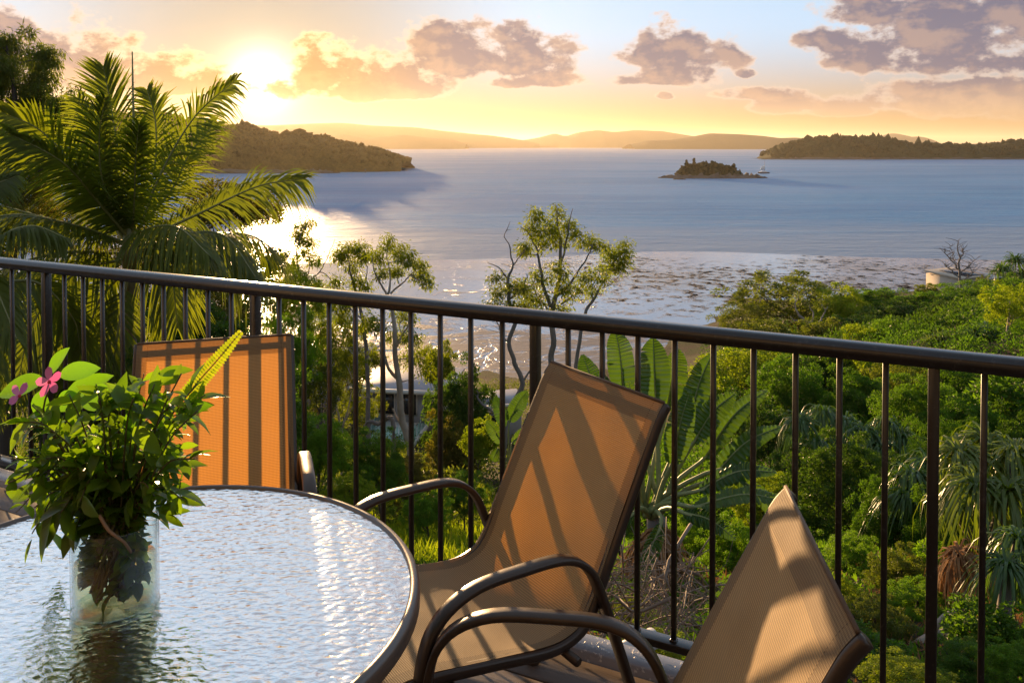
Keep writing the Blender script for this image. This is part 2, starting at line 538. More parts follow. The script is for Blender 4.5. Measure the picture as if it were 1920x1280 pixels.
for i, (px, top, hw, lab) in enumerate(((1287, 302, 5, 'leftmost pine rising above the small island'), (1301, 298, 3, 'tallest thin pine near the left end of the small island'),
                                        (1324, 304, 3, 'short spire tree at the middle of the small island'), (1335, 302, 6, 'round topped tree right of the middle of the small island'),
                                        (1375, 309, 7, 'separate bushy tree at the right end of the small island'))):
    b0 = at(px, 332, 832); b0.z = SEA + 4
    tp = at(px, top, 832)
    t_ = empty('island_tree', b0)
    h = tp.z - b0.z
    MB().tube([(0, 0, 0), (.2, 0, h * .5), (0, 0, h)], [.5, .35, .1], 5).build('trunk', TWIGM, t_)
    rg = np.random.RandomState(i)
    n = 60
    zz = rg.rand(n) ** .7
    wr = hw * .52 * (1.15 - zz * .9)
    sp = np.stack([rg.randn(n) * .45 * wr, rg.randn(n) * .45 * wr, h * (.45 + .55 * zz)], -1)
    c_ = canopy('crown', sp, .5 + .6 * rg.rand(n), ISLEM, i, t_)
    del c_['kind']
    tag(t_, lab, 'tree', 'trees on the small island')
# sailing catamaran at anchor and the channel marker
WHITEP = plain('white_hull', (.7, .66, .62), .4, var=.05)
DARKP = plain('dark_hull', (.05, .05, .06), .5)
b0 = at(1432, 324, 960); b0.z = SEA
bt = empty('catamaran', b0, R(20))
for s_ in (-1, 1):
    vts = []
    for x in np.linspace(-6, 6, 9):
        k = .75 * (1 - (abs(x) / 6.3) ** 3)
        vts += [(x, s_ * 2.6 - k, 1.5), (x, s_ * 2.6 + k, 1.5), (x, s_ * 2.6 + k * .5, -.3), (x, s_ * 2.6 - k * .5, -.3)]
    q = [(i * 4 + a, i * 4 + (a + 1) % 4, i * 4 + 4 + (a + 1) % 4, i * 4 + 4 + a) for i in range(8) for a in range(4)] + [(0, 3, 2, 1), (32, 33, 34, 35)]
    link('hull', mesh('hull', vts, np.array(q)), DARKP, bt)
MB().box((-.5, 0, 1.9), (6.5, 5.6, .8)).box((-.3, 0, 2.6), (4, 4, .7)).build('cabin', WHITEP, bt, bevel=.15)
MB().tube([(1, 0, 1.5), (1.1, 0, 16)], [.16, .1], 6).build('mast', DARKP, bt)
MB().tube([(1, 0, 4), (-5, 0, 4.2)], .12, 6).build('boom', DARKP, bt)
MB().add([(.8, .1, 4.3), (-4.6, .1, 4.4), (-2.8, .25, 7.4), (.85, .1, 9.2), (.8, -.1, 4.3), (-4.6, -.1, 4.4), (-2.8, -.05, 7.4), (.85, -.1, 9.2)],
         [(0, 1, 2, 3), (7, 6, 5, 4), (0, 4, 5, 1), (1, 5, 6, 2), (2, 6, 7, 3)]).build('sail', WHITEP, bt)
tag(bt, 'small catamaran with bare mast and half lowered sail right of the small island', 'boat')
b0 = at(685, 324, 985); b0.z = SEA
mk = empty('channel_marker', b0)
MB().tube([(0, 0, -1), (0, 0, 3.2)], .35, 8).build('post', DARKP, mk)
MB().box((0, 0, 3.7), (1.4, 1.4, 1.2)).build('top_mark', DARKP, mk, bevel=.1)
tag(mk, 'thin channel marker standing in the water off the headland point', 'marker')

# haze
hm = bpy.data.materials.new('haze_air')
hm.use_nodes = True
hm.node_tree.nodes.clear()
g_ = G(hm.node_tree)
pv = g_.new('ShaderNodeVolumePrincipled')
pv.inputs['Color'].default_value = (1, .88, .70, 1)
pv.inputs['Density'].default_value = 3.2e-5
pv.inputs['Anisotropy'].default_value = .52
hm.node_tree.links.new(pv.outputs[0], g_.new('ShaderNodeOutputMaterial').inputs['Volume'])
MB().box((0, 15000, (SEA - 1 + 330) / 2), (46000, 36000, 330 - (SEA - 1))).build('haze', hm, None, False, 'stuff')
# ------------------------------------------------------------ ground and beach
def ground(x, y):
    x, y = np.asarray(x, float), np.asarray(y, float)
    ye = y - .8 * np.maximum(0, x - 15) - .25 * np.maximum(0, -x - 25)
    z = np.interp(ye, [-60, -8, 0, 3, 8, 14, 25, 60, 100, 116, 135, 400], [14, -.5, -1.9, -2.2, -3.4, -5.4, -9.8, -20.6, -28.2, -30.2, -31.0, -31.2])
    rise = np.clip((x / np.maximum(y, 5) - .12) / .3, 0, 1)
    rise = rise * rise * (3 - 2 * rise) * np.interp(y, [5, 20, 30, 45, 60, 110, 150, 190], [0, .2, .8, 3.2, 5.2, 4.0, 3.0, 0])
    z = z + rise + .5 * smoothnoise(x / 6, y / 6, 4, 3) * np.clip((y - 4) / 20, .15, 1)
    return np.maximum(z, -31.2)
def gz(x, y):
    return float(ground(x, y))

xs = np.concatenate([np.linspace(-170, -30, 30), np.linspace(-28, 40, 120), np.linspace(43, 260, 50)])
ys = np.concatenate([np.linspace(-60, 1, 14), np.linspace(2, 40, 80), np.linspace(41, 240, 90)])
XX, YY = np.meshgrid(xs, ys)
nx = len(xs)
i = np.arange((len(ys) - 1) * (nx - 1))
i = i // (nx - 1) * nx + i % (nx - 1)
m, g_, p = material('hillside_soil')
pos = geo_pos(g_)
n = g_.noise(pos, .5, 6, .65)
n2 = g_.noise(pos, 5.0, 5, .7)
n3 = g_.noise(pos, 40.0, 3, .7)
c = g_.mix(g_.ss(n, .35, .65), (.075, .05, .03), (.06, .075, .018))
c = g_.mix(g_.ss(n2, .5, .75), c, (.16, .11, .07))
c = g_.mix(g_.ss(n3, .45, .7), c, (.035, .03, .018))
g_.put(p.inputs['Base Color'], c)
p.inputs['Roughness'].default_value = .95
p.inputs['Specular IOR Level'].default_value = .1
g_.put(p.inputs['Normal'], g_.bump(g_.m('ADD', n2, n3), 1.0, .06))
tag(link('hillside', mesh('hillside', np.stack([XX, YY, ground(XX, YY)], -1).reshape(-1, 3), np.stack([i, i + 1, i + nx + 1, i + nx], -1), True), m), kind='structure')

def beach_mat():
    m, g_, p = material('tidal_flat')
    pos = geo_pos(g_)
    x_, y_, z_ = g_.sep(pos)
    wob = g_.noise(g_.map(pos, (.02, .02, .02)), 1.0, 3, .5)
    yy = g_.m('ADD', y_, g_.m('MULTIPLY', g_.m('SUBTRACT', wob, .5), 70.0))
    # sand
    ns = g_.noise(pos, .25, 6, .65)
    nf = g_.noise(g_.map(pos, (.5, 1.4, 1)), 1.0, 5, .7)
    sand = g_.mix(ns, (.20, .145, .11), (.36, .27, .21))
    sand = g_.mix(g_.ss(nf, .55, .75), sand, (.13, .09, .068))
    # runnels and sheets of water left by the tide
    rid = g_.noise(g_.map(pos, (.05, .085, .1), (0, 0, .25)), 1.0, 6, .6, 1.4)
    runnel = g_.ss(g_.m('ABSOLUTE', g_.m('SUBTRACT', rid, .5)), .03, .006)
    fine = g_.noise(g_.map(pos, (.13, .15, .2)), 1.0, 6, .68, .6)
    side = g_.ss(g_.m('ADD', x_, g_.m('MULTIPLY', wob, 50)), -10, 50)
    cover = g_.m('ADD', g_.ss(yy, 122, 165), g_.m('MULTIPLY', g_.ss(yy, 205, 240), .5))
    pools = g_.ss(g_.m('ADD', fine, g_.m('MULTIPLY', cover, .3)), .62, .72)
    wet = g_.m('MAXIMUM', g_.m('MULTIPLY', runnel, g_.ss(yy, 114, 132)), pools, clamp=True)
    # weed and stones showing dark
    wn = g_.noise(g_.map(pos, (.30, .26, .2)), 1.0, 6, .78)
    patch = g_.noise(g_.map(pos, (.03, .06, .05)), 1.0, 3, .6)
    band = g_.m('MULTIPLY', g_.ss(yy, 140, 175), g_.ss(yy, 262, 225))
    thr = g_.m('SUBTRACT', .75, g_.m('MULTIPLY', band, g_.m('ADD', g_.m('MULTIPLY_ADD', side, .10, .0), g_.m('MULTIPLY', patch, .2))))
    weed = g_.ss(g_.m('SUBTRACT', wn, thr), -.03, .04)
    cc = g_.mix(wet, sand, (.25, .30, .39))  # wet areas carry the bluish sky reflection in their base colour
    cc = g_.mix(g_.m('MULTIPLY', g_.m('MULTIPLY', band, side), g_.ss(patch, .4, .62)), cc, (.17, .135, .115))
    cc = g_.mix(weed, cc, (.024, .02, .016))
    g_.put(p.inputs['Base Color'], cc)
    ro = g_.m('MULTIPLY_ADD', wet, -.36, .5)
    g_.put(p.inputs['Roughness'], g_.m('MAXIMUM', ro, g_.m('MULTIPLY', weed, .8)))
    g_.put(p.inputs['Specular IOR Level'], g_.m('MULTIPLY', g_.m('MULTIPLY_ADD', wet, .35, .15), g_.m('SUBTRACT', 1.0, weed)))
    h = g_.m('ADD', g_.m('MULTIPLY', nf, g_.m('SUBTRACT', 1.0, wet)), g_.m('MULTIPLY', weed, .6))
    h = g_.m('ADD', h, g_.m('MULTIPLY', g_.noise(pos, 1.2, 3, .6), .12))
    g_.put(p.inputs['Normal'], g_.bump(h, .7, .25))
    return m
xs = np.linspace(-420, 520, 60)
ys = np.linspace(90, 330, 40)
XX, YY = np.meshgrid(xs, ys)
ZZ = np.interp(YY, [90, 120, 230, 330], [-29.9, -30.2, -30.46, -30.75]) + .10 * smoothnoise(XX / 55, YY / 40, 2, 3) * np.clip((YY - 150) / 60, .2, 1)
nx = len(xs)
i = np.arange((len(ys) - 1) * (nx - 1))
i = i // (nx - 1) * nx + i % (nx - 1)
tag(link('beach', mesh('beach', np.stack([XX, YY, ZZ], -1).reshape(-1, 3), np.stack([i, i + 1, i + nx + 1, i + nx], -1), True), beach_mat()), kind='structure')

# ------------------------------------------------------------ deck and railing
RA, RB = np.array((-2.275, 3.791)), np.array((1.2, 2.0))
RD = (RB - RA) / np.linalg.norm(RB - RA)          # along the railing, to the right
RN = np.array((RD[1], -RD[0])) * (1 if RD[1] * 0 - RD[0] * -1 < 0 else 1)
RN = np.array((-RD[1], RD[0]))                    # outwards, away from the deck
RROT = math.atan2(RD[1], RD[0])
def rail_at(px):
    k = (px - 960) / F
    s = (k * RA[1] - RA[0]) / ((RB - RA)[0] - k * (RB - RA)[1])
    return s * np.linalg.norm(RB - RA)
def rp(s, off=0.0, z=0.0):
    q = RA + RD * s + RN * off
    return (q[0], q[1], z)

m, g_, p = material('weathered_timber')
pos = obj_pos(g_)
gr_ = g_.noise(g_.map(pos, (2.0, 45, 45)), 1.0, 6, .65, .3)
oi = g_.new('ShaderNodeObjectInfo').outputs['Random']
c = g_.mix(gr_, (.05, .032, .022), (.20, .13, .085))
c = g_.mix(g_.m('MULTIPLY', oi, .5), c, (.10, .085, .075))
g_.put(p.inputs['Base Color'], c)
g_.put(p.inputs['Roughness'], g_.m('MULTIPLY_ADD', g_.noise(pos, 9, 4, .6), .35, .2))
g_.put(p.inputs['Normal'], g_.bump(gr_, .5, .004))
TIMBER = m
m, g_, p = material('painted_beam')
pos = obj_pos(g_)
sp = g_.ss(g_.noise(pos, 75, 2, .5), .63, .67)
st = g_.noise(pos, 6, 5, .65)
g_.put(p.inputs['Base Color'], g_.mix(sp, g_.mix(st, (.24, .235, .25), (.36, .35, .37)), (.55, .53, .52)))
g_.put(p.inputs['Roughness'], g_.m('MULTIPLY_ADD', st, .3, .15))
g_.put(p.inputs['Normal'], g_.bump(g_.m('ADD', g_.m('MULTIPLY', sp, .5), g_.m('MULTIPLY', st, .2)), .5, .003))
BEAM = m

def railmat():
    m, g_, p = material('black_powdercoat')
    pos = obj_pos(g_)
    n = g_.noise(pos, 12, 5, .65)
    salt = g_.m('MULTIPLY', g_.ss(g_.noise(pos, 55, 4, .7), .56, .7), .35)
    g_.put(p.inputs['Base Color'], g_.mix(salt, g_.mix(n, (.008, .006, .005), (.018, .013, .010)), (.09, .08, .07)))
    g_.put(p.inputs['Roughness'], g_.m('MULTIPLY_ADD', n, .16, .24))
    p.inputs['Coat Weight'].default_value = .4
    p.inputs['Coat Roughness'].default_value = .12
    return m
BLACK = railmat()

S0, S1 = -2.4, 7.2
deck = empty('deck_floor', rp(2.0, 0, 0))
deck.rotation_euler.z = RROT
tag(deck, kind='structure')
pw, gap = .138, .007
pb = MB().box((0, 0, -.0125), (S1 - S0, pw, .025))
pl0 = None
for k in range(30):
    yk = -.048 - .004 - pw / 2 - k * (pw + gap)
    if pl0 is None:
        o = pb.build('plank', TIMBER, deck, bevel=.003, seg=1)
        pl0 = o
    else:
        o = pl0.copy(); col.objects.link(o); o.parent = deck
    o.location = ((S0 + S1) / 2 - 2.0, yk, .0015 * math.sin(k * 2.3))
for k in range(9):
    MB().box((0, -2.2, -.10), (.05, 4.3, .14)).build('joist', TIMBER, deck).location = (S0 - 1.6 + k * 1.15, 0, 0)
MB().box(((S0 + S1) / 2 - 2.0, -.006, -.055), (S1 - S0, .084, .17)).build('edge_beam', BEAM, deck, bevel=.006)
for s_ in (S0 + .3, 1.6, 3.5, 5.4):
    for off in (-.15, -3.9):
        q = rp(s_, off)
        h = -gz(q[0], q[1]) + .3
        MB().box((s_ - 2.0, off, -.14 - h / 2), (.12, .12, h)).build('stump', TIMBER, deck)

rail = empty('deck_railing', rp(2.0, 0, 0))
rail.rotation_euler.z = RROT
tag(rail, 'black metal balustrade with flat top rail along the deck edge', 'railing')
# top rail: rounded flat bar
prof = [(-.030, -.040), (.030, -.040), (.032, -.020), (.030, -.008), (.022, -.001), (.010, .002), (-.010, .002), (-.022, -.001), (-.030, -.008), (-.032, -.020)]
npf = len(prof)
v = [(x, a, .998 + b) for x in (S0 - 2, S1 - 2) for a, b in prof]
q = [(j, (j + 1) % npf, npf + (j + 1) % npf, npf + j) for j in range(npf)]
mb = MB().add(v, q)
o = mb.build('top_rail', BLACK, rail, True)
MB().box(((S0 + S1) / 2 - 2, 0, .089), (S1 - S0, .046, .022)).build('bottom_rail', BLACK, rail, bevel=.003)
PS = [rail_at(a) for a in (84, 477, 1004, 1756)]
d0, d3 = PS[1] - PS[0], PS[3] - PS[2]
PS = [PS[0] - 2 * d0, PS[0] - d0] + PS + [PS[3] + d3, PS[3] + 2 * d3]
pm = bm_ = None
for a in PS:
    if pm is None:
        pm = MB().box((0, 0, .479), (.026, .034, .957)).build('post', BLACK, rail, bevel=.003)
        o = pm
    else:
        o = pm.copy(); col.objects.link(o); o.parent = rail
    o.location = (a - 2, 0, 0)
for a, b in zip(PS[:-1], PS[1:]):
    for k in range(1, 10):
        if bm_ is None:
            bm_ = MB().box((0, 0, .529), (.0145, .0145, .857)).box((0, 0, .102), (.0205, .0205, .006)).box((0, 0, .9555), (.019, .019, .005)).build('baluster', BLACK, rail, bevel=.002, seg=1)
            o = bm_
        else:
            o = bm_.copy(); col.objects.link(o); o.parent = rail
        o.location = (a + (b - a) * k / 10 - 2, 0, 0)

# ------------------------------------------------------------ table
def metal_mat(name, c, rough=.3):
    m, g_, p = material(name)
    pos = obj_pos(g_)
    n = g_.noise(pos, 25, 4, .6)
    g_.put(p.inputs['Base Color'], g_.mix(n, tuple(k * .8 for k in c), c))
    p.inputs['Metallic'].default_value = .55
    g_.put(p.inputs['Roughness'], g_.m('MULTIPLY_ADD', n, .2, rough - .08))
    g_.put(p.inputs['Normal'], g_.bump(g_.noise(pos, 260, 2, .5), .08, .002))
    return m
BRONZE = metal_mat('bronze_powdercoat', (.085, .062, .048), .32)
RIMM = metal_mat('table_rim_metal', (.16, .135, .12), .34)

def glass_top_mat():
    m, g_, p = material('hammered_glass')
    pos = obj_pos(g_)
    vo = g_.new('ShaderNodeTexVoronoi', feature='SMOOTH_F1')
    g_.put(vo.inputs['Vector'], g_.map(pos, (62, 92, 62), (0, 0, -.12)))
    vo.inputs['Scale'].default_value = 1.0
    n = g_.noise(g_.map(pos, (46, 74, 60), (0, 0, -.12)), 1.0, 3, .5, .8)
    b = g_.bump(g_.m('ADD', vo.outputs['Distance'], g_.m('MULTIPLY', n, .9)), .40, .0048)
    fr = g_.new('ShaderNodeFresnel')
    fr.inputs['IOR'].default_value = 2.1
    g_.put(fr.inputs['Normal'], b)
    gl = g_.new('ShaderNodeBsdfGlossy')
    gl.inputs['Roughness'].default_value = .13
    gl.inputs['Color'].default_value = (1, .97, .93, 1)
    g_.put(gl.inputs['Normal'], b)
    rf = g_.new('ShaderNodeBsdfRefraction')
    rf.inputs['IOR'].default_value = 1.12
    rf.inputs['Roughness'].default_value = .12
    rf.inputs['Color'].default_value = (.62, .74, .76, 1)
    g_.put(rf.inputs['Normal'], b)
    mx = g_.new('ShaderNodeMixShader')
    g_.put(mx.inputs[0], g_.m('MULTIPLY_ADD', fr.outputs[0], 1.15, .05, clamp=True))
    g_.put(mx.inputs[1], rf.outputs[0])
    g_.put(mx.inputs[2], gl.outputs[0])
    g_.put(m.node_tree.nodes['Material Output'].inputs['Surface'], mx.outputs[0])
    return m
TC, TZ, TR = (-.66, 1.452), .72, .498
tb = empty('patio_table', (TC[0], TC[1], 0))
v, q = lathe([(0.0001, TZ - .004), (.25, TZ - .004), (TR - .0165, TZ - .004)], 96)
link('glass_top', mesh('glass_top', v, q, True), glass_top_mat(), tb)
v, q = lathe([(TR - .016, TZ - .010), (TR - .017, TZ - .002), (TR - .012, TZ + .001), (TR - .005, TZ), (TR, TZ - .006), (TR + .001, TZ - .028), (TR - .004, TZ - .033), (TR - .015, TZ - .033), (TR - .016, TZ - .010)], 128)
link('rim', mesh('rim', v, q, True), RIMM, tb)
for k in range(4):
    a = R(20 + 90 * k)
    c_, s_ = math.cos(a), math.sin(a)
    pts = [(c_ * r, s_ * r, z) for r, z in ((.44, TZ - .038), (.40, .62), (.33, .5), (.30, .35), (.32, .15), (.40, .0))]
    MB().tube(pts, .016, 8).build('leg', BRONZE, tb, True)
v, q = lathe([(.300, .36), (.314, .36), (.314, .375), (.300, .375), (.300, .36)], 48)
link('brace_ring', mesh('brace_ring', v, q, True), BRONZE, tb)
tag(tb, 'round patio table with hammered glass top and grey metal rim', 'table')

# ------------------------------------------------------------ chairs
def sling_mat():
    m, g_, p = material('woven_sling')
    at_ = g_.new('ShaderNodeAttribute', attribute_name='fab').outputs['Vector']
    fx, fy, fz = g_.sep(at_)
    rib = g_.m('SINE', g_.m('MULTIPLY', fy, 2 * math.pi / .0046))
    thr = g_.m('SINE', g_.m('MULTIPLY', fx, 2 * math.pi / .0040))
    wv = g_.m('MULTIPLY_ADD', g_.m('ADD', g_.m('MULTIPLY', rib, .65), g_.m('MULTIPLY', thr, .35)), .5, .5)
    n = g_.noise(at_, 9, 5, .65)
    c = g_.mix(wv, (.36, .225, .10), (.74, .50, .25))
    c = g_.mix(g_.m('MULTIPLY', n, .35), c, (.26, .17, .08))
    # doubled, stitched edges and old stains
    edge = g_.m('MAXIMUM', g_.ss(g_.m('ABSOLUTE', fx), .203, .2045), g_.ss(fy, 1.045, 1.0465))
    st = g_.m('MULTIPLY', g_.ss(g_.m('ABSOLUTE', g_.m('SUBTRACT', g_.m('ABSOLUTE', fx), .2025)), .0016, .0008), g_.ss(g_.m('SINE', g_.m('MULTIPLY', fy, 900.0)), -.2, .2))
    c = g_.mix(g_.m('MULTIPLY', edge, .45), c, (.16, .095, .045))
    c = g_.mix(st, c, (.10, .06, .03))
    c = g_.mix(g_.m('MULTIPLY', g_.ss(g_.noise(at_, 3.2, 4, .6), .5, .72), .4), c, (.22, .15, .08))
    g_.put(p.inputs['Base Color'], c)
    p.inputs['Roughness'].default_value = .7
    p.inputs['Specular IOR Level'].default_value = .25
    p.inputs['Sheen Weight'].default_value = .15
    g_.put(p.inputs['Normal'], g_.bump(wv, .5, .0016))
    t = g_.new('ShaderNodeBsdfTranslucent')
    tc = g_.mix(wv, (.34, .135, .02), (.86, .385, .055))
    g_.put(t.inputs['Color'], g_.mix(g_.m('MULTIPLY', edge, .6), tc, (.12, .05, .01)))
    mx = g_.new('ShaderNodeMixShader')
    mx.inputs[0].default_value = .38
    g_.put(mx.inputs[1], p.outputs[0])
    g_.put(mx.inputs[2], t.outputs[0])
    g_.put(m.node_tree.nodes['Material Output'].inputs['Surface'], mx.outputs[0])
    return m
SLING = sling_mat()
HEM = plain('sling_hem', (.12, .075, .045), .75, var=.2, scale=60)

def spline(pts, n):
    pts = np.asarray(pts, float)
    P = np.vstack([2 * pts[0] - pts[1], pts, 2 * pts[-1] - pts[-2]])
    m_ = len(pts) - 1
    out = []
    for u in np.linspace(0, m_ - 1e-9, n):
        k = int(u); t = u - k
        a, b, c, d = P[k], P[k + 1], P[k + 2], P[k + 3]
        out.append(.5 * (2 * b + (c - a) * t + (2 * a - 5 * b + 4 * c - d) * t * t + (3 * b - a - 3 * c + d) * t ** 3))
    return np.array(out)

def strap(path, x, w_, t_):
    """flat bar following a path in the (y, z) plane at side offset x"""
    p_ = np.asarray(path)
    T = np.gradient(p_, axis=0); T /= np.linalg.norm(T, axis=1)[:, None]
    Nn = np.stack([-T[:, 1], T[:, 0]], -1)
    v = []
    sec = [(-w_ / 2, -t_ * .25), (-w_ / 2, t_ * .25), (-w_ * .38, t_ / 2), (w_ * .38, t_ / 2), (w_ / 2, t_ * .25), (w_ / 2, -t_ * .25), (w_ * .38, -t_ / 2), (-w_ * .38, -t_ / 2)]
    for a, nn in zip(p_, Nn):
        for sx, sn in sec:
            v.append((x + sx, a[0] + nn[0] * sn, a[1] + nn[1] * sn))
    k = len(sec)
    q = [(i * k + j, i * k + (j + 1) % k, (i + 1) * k + (j + 1) % k, (i + 1) * k + j) for i in range(len(p_) - 1) for j in range(k)]
    e = (len(p_) - 1) * k
    q += [(0, 7, 4, 3), (0, 3, 2, 1), (7, 6, 5, 4), (e + 0, e + 1, e + 2, e + 3), (e + 0, e + 3, e + 4, e + 7), (e + 4, e + 5, e + 6, e + 7)]
    return MB().add(v, q)

SEATP = spline([(.455, .345), (.47, .385), (.45, .42), (.37, .427), (.20, .405), (.06, .385), (-.01, .395), (-.05, .43), (-.095, .52), (-.165, .66), (-.232, .79), (-.262, .845), (-.285, .873)], 64)
_t = np.gradient(SEATP, axis=0); _t /= np.linalg.norm(_t, axis=1)[:, None]
NB = np.stack([-_t[:, 1], _t[:, 0]], -1)      # away from the sitter
ARMP = spline([(.42, 0), (.405, .25), (.39, .44), (.355, .535), (.27, .583), (.14, .59), (.03, .582), (-.035, .54), (-.075, .46), (-.12, .34), (-.20, .12), (-.24, 0)], 60)
def make_chair():
    ch = empty('patio_chair')
    W = .234
    nu = 13
    v, fab = [], []
    Ls = np.concatenate(([0], np.cumsum(np.linalg.norm(np.diff(SEATP, axis=0), axis=1))))
    T = np.gradient(SEATP, axis=0); T /= np.linalg.norm(T, axis=1)[:, None]
    for (a, t, l) in zip(SEATP, T, Ls):
        nn = np.array((-t[1], t[0]))
        k = math.sin(math.pi * min(max(l / Ls[-1], 0), 1)) ** 1.3
        for u in np.linspace(-1, 1, nu):
            sag = .020 * (1 - u * u) * k + .0016 * math.sin(l * 38 + 3 * u) * (1 - u * u) + .0012 * math.sin(l * 17 - 9 * u)
            v.append((u * W, a[0] + nn[0] * sag, a[1] + nn[1] * sag)); fab.append((u * W, l, 0))
    n_ = len(SEATP)
    i = np.arange((n_ - 1) * (nu - 1)); i = i // (nu - 1) * nu + i % (nu - 1)
    me = mesh('sling', v, np.stack([i, i + 1, i + nu + 1, i + nu], -1), True)
    a = me.attributes.new('fab', 'FLOAT_VECTOR', 'POINT')
    a.data.foreach_set('vector', np.asarray(fab, np.float32).ravel())
    link('sling', me, SLING, ch)
    for s_ in (-1, 1):
        strap(SEATP + NB * .013, s_ * (W - .003), .026, .022).build('side_rail', BRONZE, ch, True)
        strap(ARMP, s_ * (W + .024), .036, .016).build('arm', BRONZE, ch, True)
        MB().tube([(s_ * (W + .024), .42, -.0), (s_ * (W + .024), .42, .02)], .022, 8).build('foot', HEM, ch)
        MB().tube([(s_ * (W + .024), -.24, -.0), (s_ * (W + .024), -.237, .02)], .022, 8).build('foot', HEM, ch)
    e = SEATP[59] + NB[59] * .013
    MB().tube([(-W + .01, e[0], e[1]), (W - .01, e[0], e[1])], .009, 8).build('top_bar', BRONZE, ch, True)
    MB().tube([(-W, SEATP[3][0] - .01, SEATP[3][1] - .01), (W, SEATP[3][0] - .01, SEATP[3][1] - .01)], .012, 8).build('front_bar', BRONZE, ch, True)
    for (yy, zz) in ((.30, .372), (.0, .345)):
        MB().tube([(-W - .03, yy, zz), (W + .03, yy, zz)], .011, 8).build('crossbar', BRONZE, ch, True)
    # the rolled hem along the top edge
    e = SEATP[-1]
    MB().tube([(-W, e[0], e[1]), (W, e[0], e[1])], .004, 6).build('hem', HEM, ch, True)
    return ch
ch1 = make_chair()
ch2, ch3 = copy_tree(ch1), copy_tree(ch1)
def put_chair(c, jx, jy, fx, fy, label):
    c.location = (jx, jy, .002)
    c.rotation_euler.z = math.atan2(-fx, fy)
    tag(c, label, 'chair', 'sling chairs round the table')
put_chair(ch1, -.872, 2.465, .29, -.956, 'brown sling chair against the railing behind the vase, beyond the table')
put_chair(ch2, .003, 2.10, -.837, -.547, 'brown sling chair in the middle with baluster shadows across its back')
put_chair(ch3, .190, 1.350, -.99, .12, 'nearest sling chair at the lower right, back lit pale tan')

# ------------------------------------------------------------ unseen house wall and eave behind the eye, added to block and bounce light
WALLM = plain('unseen_cream_weatherboard', (.36, .31, .25), .7, var=.2, scale=3)
hw_ = empty('unseen_house_wall', rp(2.4, -3.55, 0))
hw_.rotation_euler.z = RROT
tag(hw_, kind='structure')
for k in range(14):
    MB().box((0, -.04, .09 + k * .19), (9.4, .03, .185), Matrix.Rotation(R(5), 3, 'X')).build('unseen_weatherboard', WALLM, hw_)
MB().box((0, -.14, 1.33), (9.4, .12, 2.7)).build('unseen_stud_wall', WALLM, hw_)
MB().box((0, .35, 2.72), (9.8, 1.5, .08)).build('unseen_eave', WALLM, hw_)
MB().box((0, 1.12, 2.70), (9.8, .03, .20)).build('unseen_fascia_board', BEAM, hw_)
# ------------------------------------------------------------ vase and bouquet
def clear_glass(name, ior=1.45, c=(.96, .99, .975), rough=0.02):
    m, g_, p = material(name)
    gl = g_.new('ShaderNodeBsdfGlossy')
    gl.inputs['Roughness'].default_value = rough
    tr = g_.new('ShaderNodeBsdfTransparent')
    tr.inputs['Color'].default_value = (*c, 1)
    fr = g_.new('ShaderNodeLayerWeight')
    fr.inputs['Blend'].default_value = .5
    f0 = ((ior - 1) / (ior + 1)) ** 2
    fac = g_.m('MULTIPLY_ADD', g_.m('POWER', fr.outputs['Facing'], 5.0), 1 - f0, f0)
    mx = g_.new('ShaderNodeMixShader')
    g_.put(mx.inputs[0], fac)
    g_.put(mx.inputs[1], tr.outputs[0])
    g_.put(mx.inputs[2], gl.outputs[0])
    g_.put(m.node_tree.nodes['Material Output'].inputs['Surface'], mx.outputs[0])
    return m
VG = clear_glass('vase_glass')
VR, VH = .069, .15
vase = empty('glass_vase', (TC[0] - .012, TC[1] - .022, TZ - .003))
v, q = lathe([(.0005, .002), (VR - .004, .002), (VR, .006), (VR, VH - .002), (VR - .0015, VH), (VR - .003, VH - .002), (VR - .003, .010), (VR - .006, .007), (.0005, .007)], 64)
link('vessel', mesh('vessel', v, q, True), VG, vase)
v, q = lathe([(.0005, .0085), (VR - .0042, .011), (VR - .0042, .082), (.0005, .082)], 64)
link('water', mesh('water', v, q, True), clear_glass('vase_water', 1.15, (.90, .85, .66)), vase)
ring = lathe([(VR - .0045, .0), (VR - .001, .001), (VR + .0012, .004), (VR - .001, .0075), (VR - .0045, .0085), (VR - .007, .004), (VR - .0045, .0)], 64)
link('base_ring', mesh('base_ring', ring[0], ring[1], True), clear_glass('thick_base_glass', 1.9, (.90, .96, .93), .05), vase)
tag(vase, 'clear cylindrical glass vase half full of water on the table', 'vase')

BL0 = leaf_mat('bouquet_leaf', (.06, .115, .012), (.16, .25, .02), .52, .32, .4)
BL1 = leaf_mat('broad_leaf', (.10, .22, .02), (.14, .30, .03), .45, .3, .5)
FERN = leaf_mat('fern_frond', (.16, .20, .02), (.26, .28, .03), .5, .5, .3)
STEM = plain('green_stem', (.10, .09, .03), .6, var=.4, scale=60)
PINK = leaf_mat('pink_petal', (.62, .16, .42), (.75, .32, .55), .45, .5, .3, (1.2, .8, 1.1))
REDC = plain('flower_heart', (.55, .02, .06), .5)

